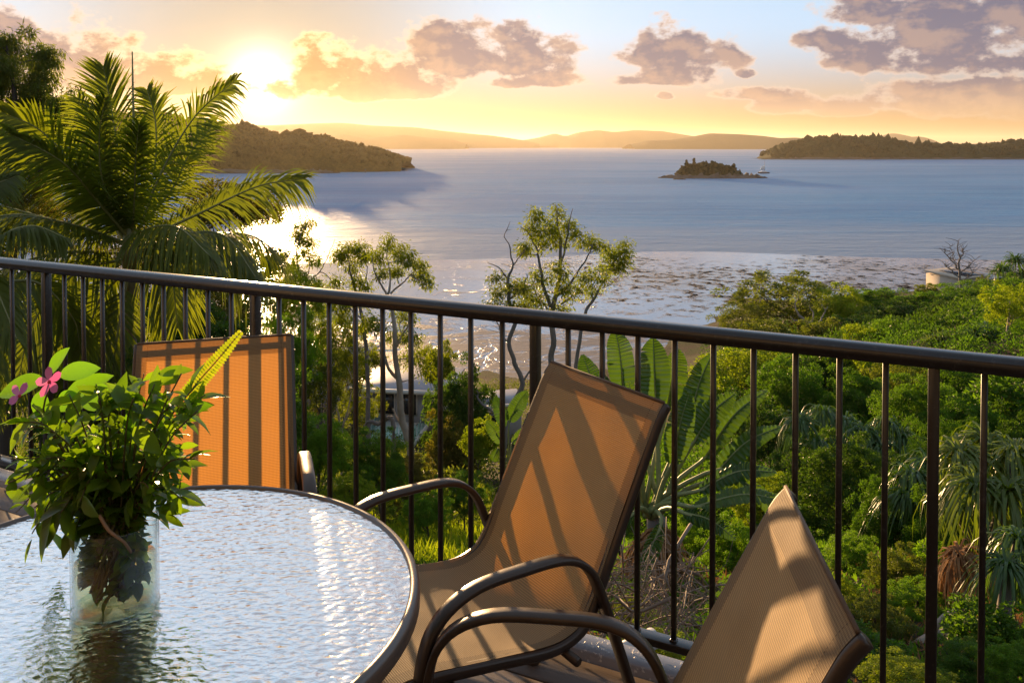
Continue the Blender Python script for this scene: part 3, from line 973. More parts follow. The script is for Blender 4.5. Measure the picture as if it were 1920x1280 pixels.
def leaf_blade(L, W_, fold=.25, droop=.25, nseg=7, curl=0.0):
    """one broad leaf along +y, face up: two halves either side of a midrib"""
    u = np.linspace(0, 1, nseg)
    wdt = W_ * np.sin(math.pi * u ** .85) ** .8
    wdt[0] = W_ * .03; wdt[-1] = 0.002 * W_
    y = L * u
    z = -droop * L * u ** 2
    v = []
    for a, b, c_ in zip(y, z, wdt):
        v += [(-c_ / 2, a, b + fold * c_ / 2 + curl * c_), (0, a, b), (c_ / 2, a, b + fold * c_ / 2 - curl * c_)]
    q = []
    for i in range(nseg - 1):
        q += [(3 * i, 3 * i + 1, 3 * i + 4, 3 * i + 3), (3 * i + 1, 3 * i + 2, 3 * i + 5, 3 * i + 4)]
    return np.array(v), np.array(q)

def frame(d, up=(0, 0, 1), roll=0.0):
    """rotation taking +y to d and +z near up"""
    d = np.asarray(d, float); d /= np.linalg.norm(d)
    x = np.cross(d, up)
    if np.linalg.norm(x) < 1e-3:
        x = np.cross(d, (1, 0, 0))
    x /= np.linalg.norm(x)
    z = np.cross(x, d)
    c_, s_ = math.cos(roll), math.sin(roll)
    x, z = c_ * x + s_ * z, -s_ * x + c_ * z
    return np.stack([x, d, z], 1)

bq = empty('bouquet', (TC[0] - .012, TC[1] - .022, TZ + .01))
B0 = np.array(bq.location)
def bpx(px, py, dy=0.0):
    return np.array(at(px, py, TC[1] + dy)) - B0
rg = np.random.RandomState(12)
neck = np.array((0, 0, .135))
SPRIG = []                                        # every small leaf: (verts, quads, tone, length)
# leafy sprigs: target points spread over the outline seen in the picture
TG = [(40, 800), (20, 860), (60, 900), (30, 960), (100, 960), (75, 1020), (60, 760), (130, 740), (160, 790), (110, 840), (150, 880), (200, 760), (230, 730), (250, 790), (200, 840), (240, 860),
      (290, 720), (320, 760), (300, 820), (340, 800), (370, 770), (330, 860), (290, 890), (350, 880), (365, 860), (310, 930), (340, 945), (260, 920), (200, 910), (150, 940), (120, 900), (90, 870),
      (270, 700), (340, 700), (370, 720), (60, 1000), (180, 960), (230, 960), (280, 960), (15, 905), (100, 800), (180, 720), (385, 740), (80, 940), (140, 1000), (250, 985), (30, 790), (330, 915)]
TG += [(60 + 300 * rg.rand(), 740 + 230 * rg.rand()) for _ in range(44)]
for k, (px, py) in enumerate(TG):
    dy = rg.uniform(-.11, .13)
    tip = bpx(px, py, dy)
    st = np.array((rg.uniform(-.03, .03), rg.uniform(-.03, .03), .01 if k % 3 == 0 else .12))
    nk = neck + np.array((tip[0] * .18, tip[1] * .18, rg.uniform(-.02, .01)))
    mid = nk * .45 + tip * .55 + np.array((0, 0, .03 + .03 * rg.rand()))
    if tip[2] < .12:
        mid = nk * .5 + tip * .5 + np.array((0, 0, .07))
    path = spline([st, nk, mid, tip], 16)
    mb = MB().tube(path, np.linspace(.0026, .0011, 16), 4, r=.5)
    s_obj = mb.build('stem', STEM, bq)
    nl = rg.randint(12, 19)
    for j in range(nl):
        u = 1 - (j / nl) ** 1.1 * .72
        i0 = min(int(u * 15), 14)
        p0 = path[i0]
        d = path[min(i0 + 1, 15)] - path[i0 - 1]; d /= np.linalg.norm(d) + 1e-9
        side = np.cross(d, rg.randn(3)); side /= np.linalg.norm(side)
        dd = d * rg.uniform(.3, .9) + side * rg.uniform(.5, 1.0) + np.array((0, 0, -.1))
        L = rg.uniform(.018, .04) * rg.choice([1, 1, 1.6])
        bv, bf = leaf_blade(L, L * rg.uniform(.36, .5), .35, rg.uniform(.1, .5), 5)
        SPRIG.append((bv @ frame(dd, rg.randn(3) * .5 + (0, 0, 1)).T + p0, bf, rg.rand(), L))
# sprig seen under water
for k in range(18):
    a = rg.rand() * 6.28
    path = spline([(.04 * math.cos(a), .04 * math.sin(a), .016), (.03 * math.cos(a + 1), .03 * math.sin(a + 1), .07), (.02 * math.cos(a + 2), .02 * math.sin(a + 2), .15)], 8)
    MB().tube(path, .0028, 5).build('stem', STEM, bq)
    for j in range(9):
        p0 = path[rg.randint(1, 7)]
        d = np.array((math.cos(a + rg.randn()), math.sin(a + rg.randn()), rg.uniform(-.4, .6)))
        bv, bf = leaf_blade(.042, .019, .3, .2, 5)
        w_ = bv @ frame(d).T + p0
        rr = np.hypot(w_[:, 0], w_[:, 1]); w_[:, :2] *= np.minimum(1, .058 / np.maximum(rr, 1e-4))[:, None]
        SPRIG.append((w_, bf, rg.rand(), .03))
# the leaves that show largest are parts of their own, the rest one mass
SPRIG.sort(key=lambda t: -t[3] * (1 - 2.5 * t[0][:, 1].mean()))
lm = MB()
for k, (bv, bf, r_, L) in enumerate(SPRIG):
    if k < 275:
        c0 = bv[1]
        o = MB().add(bv - c0, bf, r=r_).build('leaf', BL0, bq, True)
        o.location = tuple(c0)
    else:
        lm.add(bv, bf, r=r_)
lm.build('small_foliage', BL0, bq, True, 'stuff')
# the thick bare twig across the front
MB().tube(spline([bpx(186, 965, -.075), bpx(205, 995, -.08), bpx(232, 1015, -.075), bpx(246, 1035, -.06)], 10), np.linspace(.0032, .0022, 10), 6).build('twig', plain('pale_twig', (.36, .21, .12), .6), bq, True)
# broad leaves at the top, each on its own
BROAD = [((85, 712), (-12, 738), 0, .042, .02), ((110, 705), (188, 686), .02, .038, -.03), ((92, 700), (122, 652), -.01, .026, .0), ((150, 752), (243, 738), -.02, .05, .0), ((120, 745), (205, 700), .05, .04, .0),
         ((78, 730), (78, 795), -.02, .036, .02), ((150, 740), (105, 768), .03, .045, .0), ((300, 720), (338, 690), -.03, .022, .0), ((296, 700), (358, 690), -.02, .02, .02), ((260, 755), (228, 830), -.05, .03, .0),
         ((330, 775), (395, 755), -.02, .026, .0), ((120, 930), (70, 1035), -.06, .036, .0), ((100, 950), (62, 1060), -.05, .024, .0), ((60, 1010), (38, 1062), -.03, .007, .0), ((270, 845), (318, 872), -.07, .03, .0),
         ((300, 960), (357, 955), -.03, .014, .02), ((300, 955), (340, 935), -.03, .012, .0), ((310, 965), (342, 985), -.03, .012, .0), ((250, 800), (300, 850), -.08, .03, .0), ((20, 935), (70, 905), -.04, .02, 0), ((55, 885), (8, 905), -.05, .022, 0)]
for (a, b, dy, wd, curl) in BROAD:
    p0, p1 = bpx(*a, dy), bpx(*b, dy + rg.uniform(-.03, .03))
    L = np.linalg.norm(p1 - p0)
    bv, bf = leaf_blade(L, wd, .25, .12, 9, curl)
    lm = MB().add(bv @ frame(p1 - p0, (rg.uniform(-.2, .2), -.75, .65)).T + p0, bf, r=rg.rand())
    lm.build('leaf', BL1 if a[1] < 780 and wd > .025 else BL0, bq, True)
# fern frond
fp = spline([bpx(335, 760, 0), bpx(372, 715, .02), bpx(410, 672, .03), bpx(450, 624, .03)], 30)
lm = MB().tube(fp, np.linspace(.0016, .0005, 30), 4)
for j in range(3, 30):
    d = fp[min(j + 1, 29)] - fp[j - 1]
    for s_ in (-1, 1):
        sd = np.cross(d / np.linalg.norm(d), (0, -1, 0)) * s_ + d * 12
        L = .017 * (1 - (j / 30) ** 3 * .7)
        bv, bf = leaf_blade(L, .0075, .1, .1, 4)
        lm.add(bv @ frame(sd, (0, -1, .3)).T + fp[j], bf, r=rg.rand())
lm.build('fern_frond', FERN, bq, True)
# periwinkle flowers: five petals round a red eye
def flower(px, py, dy, size, tilt, n, label):
    c_ = bpx(px, py, dy)
    fl = MB().tube([(0, 0, -.004), (0, 0, .0015)], [size * .05, size * .13], 8).build('flower', REDC, bq)
    fl.location = c_
    fl.rotation_euler = tilt
    for k in range(n):
        a = R(72 * k + 20)
        bv, bf = leaf_blade(size, size * .62, .1, -.1, 7)
        # blunt petal
        bv[:, 0] *= np.interp(bv[:, 1] / size, [0, .3, .75, 1], [.45, .7, 1.15, 2.0])
        rot = np.array([[math.cos(a), -math.sin(a), 0], [math.sin(a), math.cos(a), 0], [0, 0, 1]])
        MB().add(bv @ rot.T, bf, r=rg.rand()).build('petal', PINK, fl, True)
    fl['label'] = label
flower(93, 716, -.06, .026, (R(68), 0, R(-15)), 5, 'open mauve pink flower with a red eye')
flower(36, 742, -.05, .024, (R(75), R(60), R(60)), 3, 'pink flower seen edge on')
MB().tube(spline([neck, bpx(90, 800, -.03), bpx(93, 718, -.055)], 10), .0016, 5).build('stem', STEM, bq)
tag(bq, 'leafy green bouquet with pink flower and yellow fern frond in the vase', 'bouquet')
# ------------------------------------------------------------ plants: builders
def leaves(P, d, up, L, W_, r, fold=.3):
    """many folded lozenge leaves at once -> verts, tris, rnd"""
    n = len(P)
    d = d / (np.linalg.norm(d, axis=1)[:, None] + 1e-9)
    s = np.cross(d, up)
    s /= np.linalg.norm(s, axis=1)[:, None] + 1e-9
    nn = np.cross(s, d)
    L = np.broadcast_to(L, (n,))[:, None]
    W_ = np.broadcast_to(W_, (n,))[:, None]
    a = P
    b = P + d * L * .45 + s * W_ / 2 + nn * W_ * fold
    c = P + d * L - nn * L * .12
    e = P + d * L * .45 - s * W_ / 2 + nn * W_ * fold
    v = np.stack([a, b, c, e], 1).reshape(-1, 3)
    k = np.arange(n)[:, None] * 4
    t = np.concatenate([k + [0, 1, 2], k + [0, 2, 3]], 1).reshape(-1, 3)
    return v, t, np.repeat(r, 4)

def crown_mesh(name, seed, K=70, M=150, L=.075, W_=.034, clump=(.2, .34), droop=.0, squash=1.0, inner=.25, narrow=False):
    """a leafy crown of unit radius: leaf clumps on an uneven shell, with gaps"""
    rg = np.random.RandomState(seed)
    ga = math.pi * (3 - 5 ** .5)
    k = np.arange(K)
    z = 1 - 2 * (k + .5) / K
    z = z * .82 + .14
    rr = np.sqrt(np.maximum(0, 1 - z * z))
    dirs = np.stack([rr * np.cos(k * ga), rr * np.sin(k * ga), z], -1)
    dirs += rg.randn(K, 3) * .16
    rad = rg.uniform(.55, 1.0, K)
    rad[rg.rand(K) < inner] *= .55
    C = dirs * rad[:, None] * (1, 1, squash)
    cr = rg.uniform(*clump, K)
    tone = rg.rand(K)
    u = rg.randn(K * M, 3)
    u /= np.linalg.norm(u, axis=1)[:, None]
    ci = np.repeat(k, M)
    out = C[ci] / (np.linalg.norm(C[ci], axis=1)[:, None] + 1e-6)
    u = u + out * .55 + (0, 0, .35)
    u /= np.linalg.norm(u, axis=1)[:, None]
    pr = rg.rand(K * M) ** .45
    P = C[ci] + u * (cr[ci] * pr)[:, None] * (1, 1, .8)
    d = u * .8 + rg.randn(K * M, 3) * .55 + (0, 0, -droop)
    up = u + rg.randn(K * M, 3) * .4 + (0, 0, .4)
    s = rg.uniform(.65, 1.25, K * M)
    r = np.clip(.55 * rg.rand(K * M) + .45 * tone[ci], 0, 1)
    v, t, r = leaves(P, d, up, L * s, W_ * s, r)
    return mesh(name, v, t, False, r)

CR = {
    'round': crown_mesh('crown_round', 1, 75, 130, .10, .052),
    'loose': crown_mesh('crown_loose', 2, 60, 130, .085, .032, (.16, .3), .1, 1.0, .15),
    'fine': crown_mesh('crown_fine', 3, 95, 150, .072, .034, (.17, .28)),
    'dense': crown_mesh('crown_dense', 4, 120, 140, .08, .04, (.16, .25), .15, 1.0, .2),
    'near': crown_mesh('crown_near', 5, 190, 170, .058, .021, (.11, .19), .35, 1.05, .25),
    'flat': crown_mesh('crown_flat', 6, 70, 140, .08, .036, (.18, .3), 0, .6),
    'broad': crown_mesh('crown_broad', 8, 60, 70, .15, .07, (.18, .3), .3, 1.0, .2),
    'weep': crown_mesh('crown_weep', 7, 80, 150, .11, .016, (.15, .26), .9, 1.1, .15),
}
GM = {
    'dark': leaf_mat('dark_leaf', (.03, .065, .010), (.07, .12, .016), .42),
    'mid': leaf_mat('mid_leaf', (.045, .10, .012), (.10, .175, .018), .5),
    'bright': leaf_mat('bright_leaf', (.075, .155, .012), (.15, .24, .02), .52),
    'yellow': leaf_mat('yellow_leaf', (.12, .17, .012), (.22, .25, .02), .55),
    'olive': leaf_mat('olive_leaf', (.07, .09, .018), (.125, .14, .025), .5),
    'gold': leaf_mat('gum_leaf', (.10, .13, .008), (.20, .215, .012), .5),
    'bronze': leaf_mat('bronze_leaf', (.07, .065, .016), (.14, .115, .022), .5),
    'grey': leaf_mat('grey_green_leaf', (.06, .085, .04), (.10, .12, .06), .4),
}
CRM = {}
def crown_data(kind, mat):
    """one mesh per crown shape and leaf colour, shared by every plant that uses it"""
    if (kind, mat) not in CRM:
        me = CR[kind].copy()
        me.materials.clear()
        me.materials.append(GM[mat])
        CRM[(kind, mat)] = me
    return CRM[(kind, mat)]
BARK = TWIGM
PALEBARK = plain('pale_bark', (.34, .27, .215), .75, var=.35, scale=5, bump=.3)
DARKBARK = plain('dark_bark', (.06, .045, .035), .85, var=.3, scale=6, bump=.4)
prg = np.random.RandomState(77)

def plant(name, px, py, Y, wpx, hpx, kind, mat, label, cat='shrub', group=None, bark=None, trunk=.035):
    """crown centred at that pixel and depth, as wide and tall as given, on a branching trunk from the ground"""
    c_ = at(px, py, Y)
    rx, rz = wpx / 2 / F * Y, hpx / 2 / F * Y
    g0 = gz(c_.x, c_.y)
    root = empty(name, (c_.x, c_.y, g0 - .1))
    o = link('crown', crown_data(kind, mat), None, root)
    cz = max(c_.z - g0 + .1, rz * .55)
    o.location = (0, 0, cz)
    sq = {'flat': .6}.get(kind, 1.0)
    o.scale = (rx, rx * prg.uniform(.85, 1.1), rz / sq)
    o.rotation_euler.z = prg.rand() * 6.28
    mb = MB()
    tr = max(trunk * rx * 1.2, .03)
    top = np.array((0, 0, cz + rz * .3))
    b0 = np.array((prg.uniform(-.3, .3) * rx, prg.uniform(-.3, .3) * rx, 0))
    mb.tube(spline([b0, b0 * .6 + (0, 0, cz * .4), top * .8, top], 8), np.linspace(tr, tr * .3, 8), 6)
    for _ in range(5):
        a = prg.rand() * 6.28
        s0 = np.array((0, 0, cz * prg.uniform(.45, .8)))
        e0 = np.array((math.cos(a) * rx * .75, math.sin(a) * rx * .75, cz + rz * prg.uniform(-.2, .6)))
        mb.tube(spline([s0, (s0 + e0) / 2 + (0, 0, -.08 * rz), e0], 6), np.linspace(tr * .5, tr * .15, 6), 4)
    mb.build('trunk', bark or DARKBARK, root, True)
    tag(root, label, cat, group)
    return root

def tree(name, Y, limbs, blobs, mat, label, bark=None, leaf=(.19, .05), per=1.0, twigs=4, depth=1.6, seed=0, cat='tree', group=None, droop=.75, tuft=1.0, bare=0):
    per = per * 1.7
    """an open-crowned tree: limbs [(px, py, radius m)...] drawn at depth Y, leaf tufts in blobs (px, py, rx px, ry px, n tufts)"""
    rg = np.random.RandomState(seed + 100)
    pp = []
    for L_ in limbs:
        k = rg.uniform(-1, 1) * depth * .35
        n_ = len(L_)
        pts = np.array([np.array(at(a, b, Y)) + (0, k * (i / max(n_ - 1, 1)), 0) for i, (a, b, r_) in enumerate(L_)])
        pp.append((pts, [q[2] for q in L_]))
    base = pp[0][0][0].copy()
    base[2] = gz(base[0], base[1]) - .1
    root = empty(name, tuple(base))
    tr = MB()
    allp = []
    for j, (pts, rr) in enumerate(pp):
        if j == 0 and pts[0][2] > base[2] + .2:
            pts = np.vstack([base, pts]); rr = [rr[0] * 1.25] + list(rr)
        n_ = max(8, 4 * len(pts))
        s_ = spline(pts, n_)
        wob = smoothnoise(np.arange(n_) * .9, np.full(n_, j * 7.0), seed, 2)
        s_[:, 0] += wob * .06 * (Y / 40); s_[:, 1] += np.roll(wob, 3) * .1
        rs = np.interp(np.linspace(0, 1, n_), np.linspace(0, 1, len(rr)), rr)
        tr.tube(s_ - base, rs, 7)
        allp.append(s_)
    lp = np.concatenate(allp)
    for _ in range(bare):                          # fine leafless twigs
        s_ = allp[rg.randint(len(allp))]
        q0 = s_[rg.randint(len(s_) // 3, len(s_))]
        dv = np.array((rg.randn() * .8, rg.randn() * .5, .25 + .6 * rg.rand())) * rg.uniform(.4, 1.0) * Y / 70
        tr.tube(spline([q0, q0 + dv * .5 + rg.randn(3) * .05 * Y / 70, q0 + dv], 5) - base, np.linspace(.022, .007, 5) * Y / 60, 4)
    P, dd, up, LL, rr_ = [], [], [], [], []
    for (px, py, rx, ry, n_) in blobs:
        c_ = np.array(at(px, py, Y)) + (0, rg.uniform(-1, 1) * depth * .4, 0)
        near_ = lp[np.argmin(np.linalg.norm(lp - c_ - (0, 0, ry / F * Y * .7 * -1), axis=1))]
        hub = c_ + (0, 0, -.3 * ry / F * Y)
        tr.tube(spline([near_, near_ * .5 + hub * .5 + rg.randn(3) * .08, hub], 6) - base, np.linspace(.028, .014, 6) * Y / 40, 5)
        for t_ in range(int(n_ * per)):
            u = rg.randn(3); u /= np.linalg.norm(u); u *= rg.rand() ** .4
            tc = c_ + u * np.array((rx / F * Y, max(rx, ry) / F * Y * .9, ry / F * Y))
            if t_ % 3 == 0:
                tr.tube(spline([hub, (hub + tc) / 2 + rg.randn(3) * .05, tc], 5) - base, np.linspace(.012, .005, 5) * Y / 40, 4)
            nl = rg.randint(18, 30)
            q = rg.randn(nl, 3) * np.array((.14, .14, .11)) * Y / 40 * tuft
            P.append(tc + q)
            dd.append(q * 3 + rg.randn(nl, 3) * .45 + (0, 0, -droop))
            up.append(rg.randn(nl, 3) + (0, 0, .3))
            LL.append(rg.uniform(.7, 1.25, nl))
            rr_.append(np.clip(.5 * rg.rand() + .5 * rg.rand(nl), 0, 1))
    tr.build('trunk', bark or BARK, root, True)
    if P:
        P = np.concatenate(P) - base
        LL = np.concatenate(LL)
        v, t, r = leaves(P, np.concatenate(dd), np.concatenate(up), LL * leaf[0] * Y / 40, LL * leaf[1] * Y / 40, np.concatenate(rr_))
        link('crown', mesh('crown', v, t, False, r), GM[mat], root)
    tag(root, label, cat, group)
    return root

# ------------------------------------------------------------ palms
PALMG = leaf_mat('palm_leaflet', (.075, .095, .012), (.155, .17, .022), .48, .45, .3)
PALMD = leaf_mat('palm_leaflet_dark', (.055, .075, .012), (.115, .13, .02), .44, .45, .3)  # darker leaflet tone, alternated among the fronds
RACH = plain('palm_rachis', (.20, .19, .055), .5, var=.3, scale=10)
SHAFT = plain('palm_crownshaft', (.19, .17, .06), .5, var=.4, scale=3)

def frond(root, base, pts, L, droop, seed, up=(0, 0, 1), n=58, mat=None, wl=.045, vee=.35, sides=(1, 1)):
    """one feather frond: a curved rachis with drooping leaflets either side"""
    rg = np.random.RandomState(seed)
    s_ = spline(pts, n + 12)
    o = MB().tube(s_ - base, np.linspace(.032, .006, len(s_)), 5).build('frond', RACH, root, True)
    V, T_, Rr = [], [], []
    k0 = 0
    for j in range(8, len(s_) - 1):
        u = (j - 8) / (len(s_) - 9)
        d = s_[j + 1] - s_[j - 1]; d /= np.linalg.norm(d)
        sd = np.cross(d, up); sd /= np.linalg.norm(sd) + 1e-9
        nn = np.cross(sd, d)
        for s2, on in ((-1, sides[0]), (1, sides[1])):
            if not on or rg.rand() < .05:
                continue
            ll = L * (math.sin(math.pi * (.12 + .8 * u)) ** .7) * rg.uniform(.75, 1.12)
            dir_ = sd * s2 * (1 - .35 * u) + d * (.45 + .75 * u) + nn * vee + rg.randn(3) * .07
            dir_ /= np.linalg.norm(dir_)
            p0 = s_[j] - base
            ws = np.cross(dir_, nn); ws /= np.linalg.norm(ws) + 1e-9
            prev = None
            dd_ = droop * rg.uniform(.6, 1.4)
            for i, q in enumerate((0, .33, .68, 1.0)):
                c_ = p0 + dir_ * ll * q * (1 - .18 * dd_ * q) + np.array((0, 0, -1)) * ll * dd_ * q ** 2
                hw = wl / 2 * (.7, 1.0, .75, .06)[i]
                V += [c_ - ws * hw, c_ + ws * hw]
                Rr += [rg.rand() * .3 + .35 * u + .2] * 2
            for i in range(3):
                T_.append((k0 + 2 * i, k0 + 2 * i + 1, k0 + 2 * i + 3, k0 + 2 * i + 2))
            k0 += 8
    link('leaflets', mesh('leaflets', V, np.array(T_), False, Rr), mat or PALMG, o)
    return o

def palm(name, trunk, fronds, Y, label, seed=0, L=.62, spear=None):
    base = np.array(at(trunk[0][0], trunk[0][1], Y))
    base[2] = gz(base[0], base[1]) - .1
    root = empty(name, tuple(base))
    pts = [base] + [np.array(at(a, b, Y)) for a, b in trunk[1:]]
    s_ = spline(pts, 24)
    ring = .105 + .012 * (np.arange(24) % 2)
    MB().tube(s_ - base, ring, 10).build('trunk', plain('ringed_palm_trunk', (.17, .15, .10), .8, var=.3, scale=4), root, True)
    e = s_[-1]
    MB().tube([e - base, e - base + (0, 0, .5), e - base + (0, 0, .95), e - base + (0, 0, 1.25)], [.15, .17, .12, .05], 10).build('crownshaft', SHAFT, root, True)
    for k, (pl, dys, dr, ve, up_) in enumerate(fronds):
        p_ = [np.array(at(a, b, Y)) + (0, dy, 0) for (a, b), dy in zip(pl, dys)]
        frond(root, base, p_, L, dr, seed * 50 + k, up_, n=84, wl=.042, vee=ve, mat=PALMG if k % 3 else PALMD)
    if spear:
        p_ = np.array([np.array(at(a, b, Y)) for a, b in spear]) - base
        MB().tube(p_, np.linspace(.03, .012, len(p_)), 6).build('spear_leaf', RACH, root, True)
    tag(root, label, 'palm tree')
    return root
UPZ, TOC = (0, 0, 1), (0, -1, .35)
palm('palm_tree', [(246, 900), (245, 700), (247, 560), (246, 520)], [
    ([(240, 450), (215, 330), (185, 200), (165, 118)], (0, .3, .5, .6), .15, .3, TOC),
    ([(255, 450), (300, 330), (365, 220), (455, 150)], (0, 0, 0, -.3), .45, .15, TOC),
    ([(255, 455), (360, 405), (470, 352), (566, 336)], (0, .2, .4, .3), .5, .25, (0, -.8, .6)),
    ([(258, 470), (360, 435), (450, 432), (515, 500)], (0, -.5, -.9, -1.2), .95, .1, UPZ),
    ([(262, 478), (350, 450), (430, 455), (490, 505)], (0, .8, 1.3, 1.6), .95, .1, UPZ),
    ([(235, 450), (190, 340), (130, 250), (80, 215)], (0, -.5, -.9, -1.3), .35, .25, TOC),
    ([(230, 455), (175, 390), (120, 330), (65, 300)], (0, .5, .9, 1.1), .45, .2, TOC),
    ([(235, 460), (150, 420), (70, 395), (0, 372)], (0, -.3, -.4, -.5), .9, .1, UPZ),
    ([(235, 475), (150, 465), (60, 500), (0, 580)], (0, -.8, -1.4, -1.8), .9, .15, UPZ),
    ([(240, 485), (180, 500), (130, 580), (110, 700)], (0, -.7, -1.2, -1.4), .55, .1, TOC),
    ([(245, 445), (262, 330), (250, 230), (220, 160)], (0, .6, 1.0, 1.3), .35, .2, TOC),
    ([(250, 440), (290, 360), (310, 290), (350, 225)], (0, .8, 1.2, 1.6), .45, .25, TOC),
    ([(245, 450), (220, 370), (200, 300), (140, 250)], (0, -.8, -1.6, -2.2), .45, .2, TOC),
    ([(248, 450), (270, 370), (285, 300), (300, 235)], (0, -.4, -.7, -.9), .4, .2, TOC),
    ([(240, 450), (200, 350), (160, 270), (120, 180)], (0, .2, .4, .5), .4, .2, TOC),
    ([(236, 455), (180, 410), (110, 390), (40, 430)], (0, -1.0, -1.7, -2.2), .8, .1, UPZ),
    ([(256, 460), (320, 420), (400, 410), (470, 450)], (0, -1.0, -1.7, -2.2), .9, .1, UPZ),
    ([(255, 462), (310, 455), (360, 500), (380, 590)], (0, -.6, -1.0, -1.2), .6, .1, TOC),
    ([(244, 452), (225, 350), (235, 260), (265, 190)], (0, -.6, -1.0, -1.4), .4, .2, TOC),
    ([(250, 520), (246, 600), (238, 700), (232, 820)], (-.25, -.5, -.6, -.6), .25, .1, TOC),
    ([(242, 500), (200, 560), (190, 650), (195, 760)], (0, -.3, -.6, -.8), .3, .1, TOC),
], 16.0, 'large palm with arching feather fronds behind the railing on the left', 1, 1.0, [(249, 330), (251, 240), (249, 160), (248, 97)])
palm('palm_tree', [(-60, 980), (-60, 700), (-55, 560)], [
    ([(-50, 540), (10, 450), (80, 420), (150, 440)], (0, -.2, -.3, -.4), .9, .1, UPZ),
    ([(-50, 540), (0, 500), (60, 520), (120, 600)], (0, -.5, -.9, -1.2), .7, .1, UPZ),
    ([(-50, 550), (-10, 560), (30, 640), (40, 760)], (0, -.4, -.7, -.9), .5, .1, TOC),
    ([(-60, 530), (-60, 430), (-30, 360), (30, 330)], (0, 0, 0, 0), .5, .2, TOC),
    ([(-60, 540), (-120, 470), (-180, 440), (-240, 470)], (0, 0, 0, 0), .8, .1, UPZ),
    ([(-55, 545), (20, 540), (70, 620), (75, 700)], (0, .6, 1.0, 1.2), .5, .1, TOC),
], 12.5, 'palm at the left edge, drooping fronds below and above the rail', 2, .62)

# ------------------------------------------------------------ pandanus and broad-leaved plants
PANG = leaf_mat('pandanus_strap', (.035, .085, .018), (.09, .15, .03), .32, .35, .5)
PANY = leaf_mat('pandanus_strap_yellow', (.075, .12, .015), (.15, .18, .03), .35, .35, .5)
DRY = leaf_mat('dry_strap', (.20, .10, .045), (.36, .21, .10), .25, .8, .1, (1.2, 1.0, .7))

def strap_head(c_, n, L, W_, seed, lift=.5, droop=1.0, hang=False):
    rg = np.random.RandomState(seed)
    V, Q, Rr = [], [], []
    k0 = 0
    for j in range(n):
        a = j * 2.39996 + rg.rand() * .4
        e = (rg.uniform(-.5, .1) if hang else lift + rg.uniform(-.45, .75))
        d = np.array((math.cos(a) * math.cos(e), math.sin(a) * math.cos(e), math.sin(e)))
        sd = np.array((-math.sin(a), math.cos(a), 0))
        ll = L * rg.uniform(.65, 1.15)
        dr = droop * rg.uniform(.6, 1.5)
        tw = rg.randn() * .25
        r_ = rg.rand()
        for i, q in enumerate((0, .25, .5, .75, 1.0)):
            p = c_ + d * ll * q * (1 - .25 * min(dr, 1.5) * q) + np.array((0, 0, -1)) * ll * dr * .62 * q ** 2.2
            hw = W_ / 2 * (.9, 1.0, .85, .55, .04)[i]
            s2 = sd * math.cos(tw * q) + np.array((0, 0, math.sin(tw * q)))
            V += [p - s2 * hw + (0, 0, hw * .5), p, p + s2 * hw + (0, 0, hw * .5)]
            Rr += [r_ * .7 + .3 * q] * 3
        for i in range(4):
            b = k0 + 3 * i
            Q += [(b, b + 1, b + 4, b + 3), (b + 1, b + 2, b + 5, b + 4)]
        k0 += 15
    return mesh('leaf_head', V, np.array(Q), False, Rr)
HEADS = [strap_head(np.zeros(3), 85, 1.0, .055, s, .55, 1.0) for s in (1, 2)] + [strap_head(np.zeros(3), 85, 1.0, .045, 3, .35, 1.5)]
SKIRT = strap_head(np.zeros(3), 60, 1.0, .07, 9, 0, 1.8, True)
HM = {}
def head_data(i, mat):
    if (i, mat.name) not in HM:
        me = (SKIRT if i < 0 else HEADS[i]).copy(); me.materials.clear(); me.materials.append(mat); HM[(i, mat.name)] = me
    return HM[(i, mat.name)]
def pandanus(px, py, Y, heads, L, mat, label, kind=0, dry=False, name='pandanus', cat='pandanus', group='pandanus on the slope'):
    """heads: [(px, py, dy, scale)...] pixel places of the leaf rosettes"""
    b = at(px, py, Y)
    g0 = gz(b.x, b.y)
    root = empty(name, (b.x, b.y, g0 - .1))
    base = np.array((b.x, b.y, g0 - .1))
    mb = MB()
    fork = (np.array(b) - base) * (0, 0, .45)
    mb.tube(spline([(0, 0, 0), fork * .5 + (.05, 0, 0), fork], 6), np.linspace(.11, .085, 6), 8)
    for j, (a, c_, dy, s_) in enumerate(heads):
        e = np.array(at(a, c_, Y + dy)) - base
        mb.tube(spline([fork, (fork + e) / 2 + (0, 0, -.1), e], 7), np.linspace(.075, .05, 7), 7)
        o = link('leaf_head', head_data(kind if kind == 2 else j % 2, mat), None, root)
        o.location = tuple(e); o.scale = (L * s_,) * 3
        o.rotation_euler = (prg.uniform(-.25, .25), prg.uniform(-.25, .25), prg.rand() * 6.28)
        if dry:
            o = link('dry_skirt', head_data(-1, DRY), None, root)
            o.location = tuple(e + (0, 0, -.08)); o.scale = (L * .8 * s_,) * 3
            o.rotation_euler.z = prg.rand() * 6
    mb.build('trunk', BARK, root, True)
    tag(root, label, cat, group)
    return root

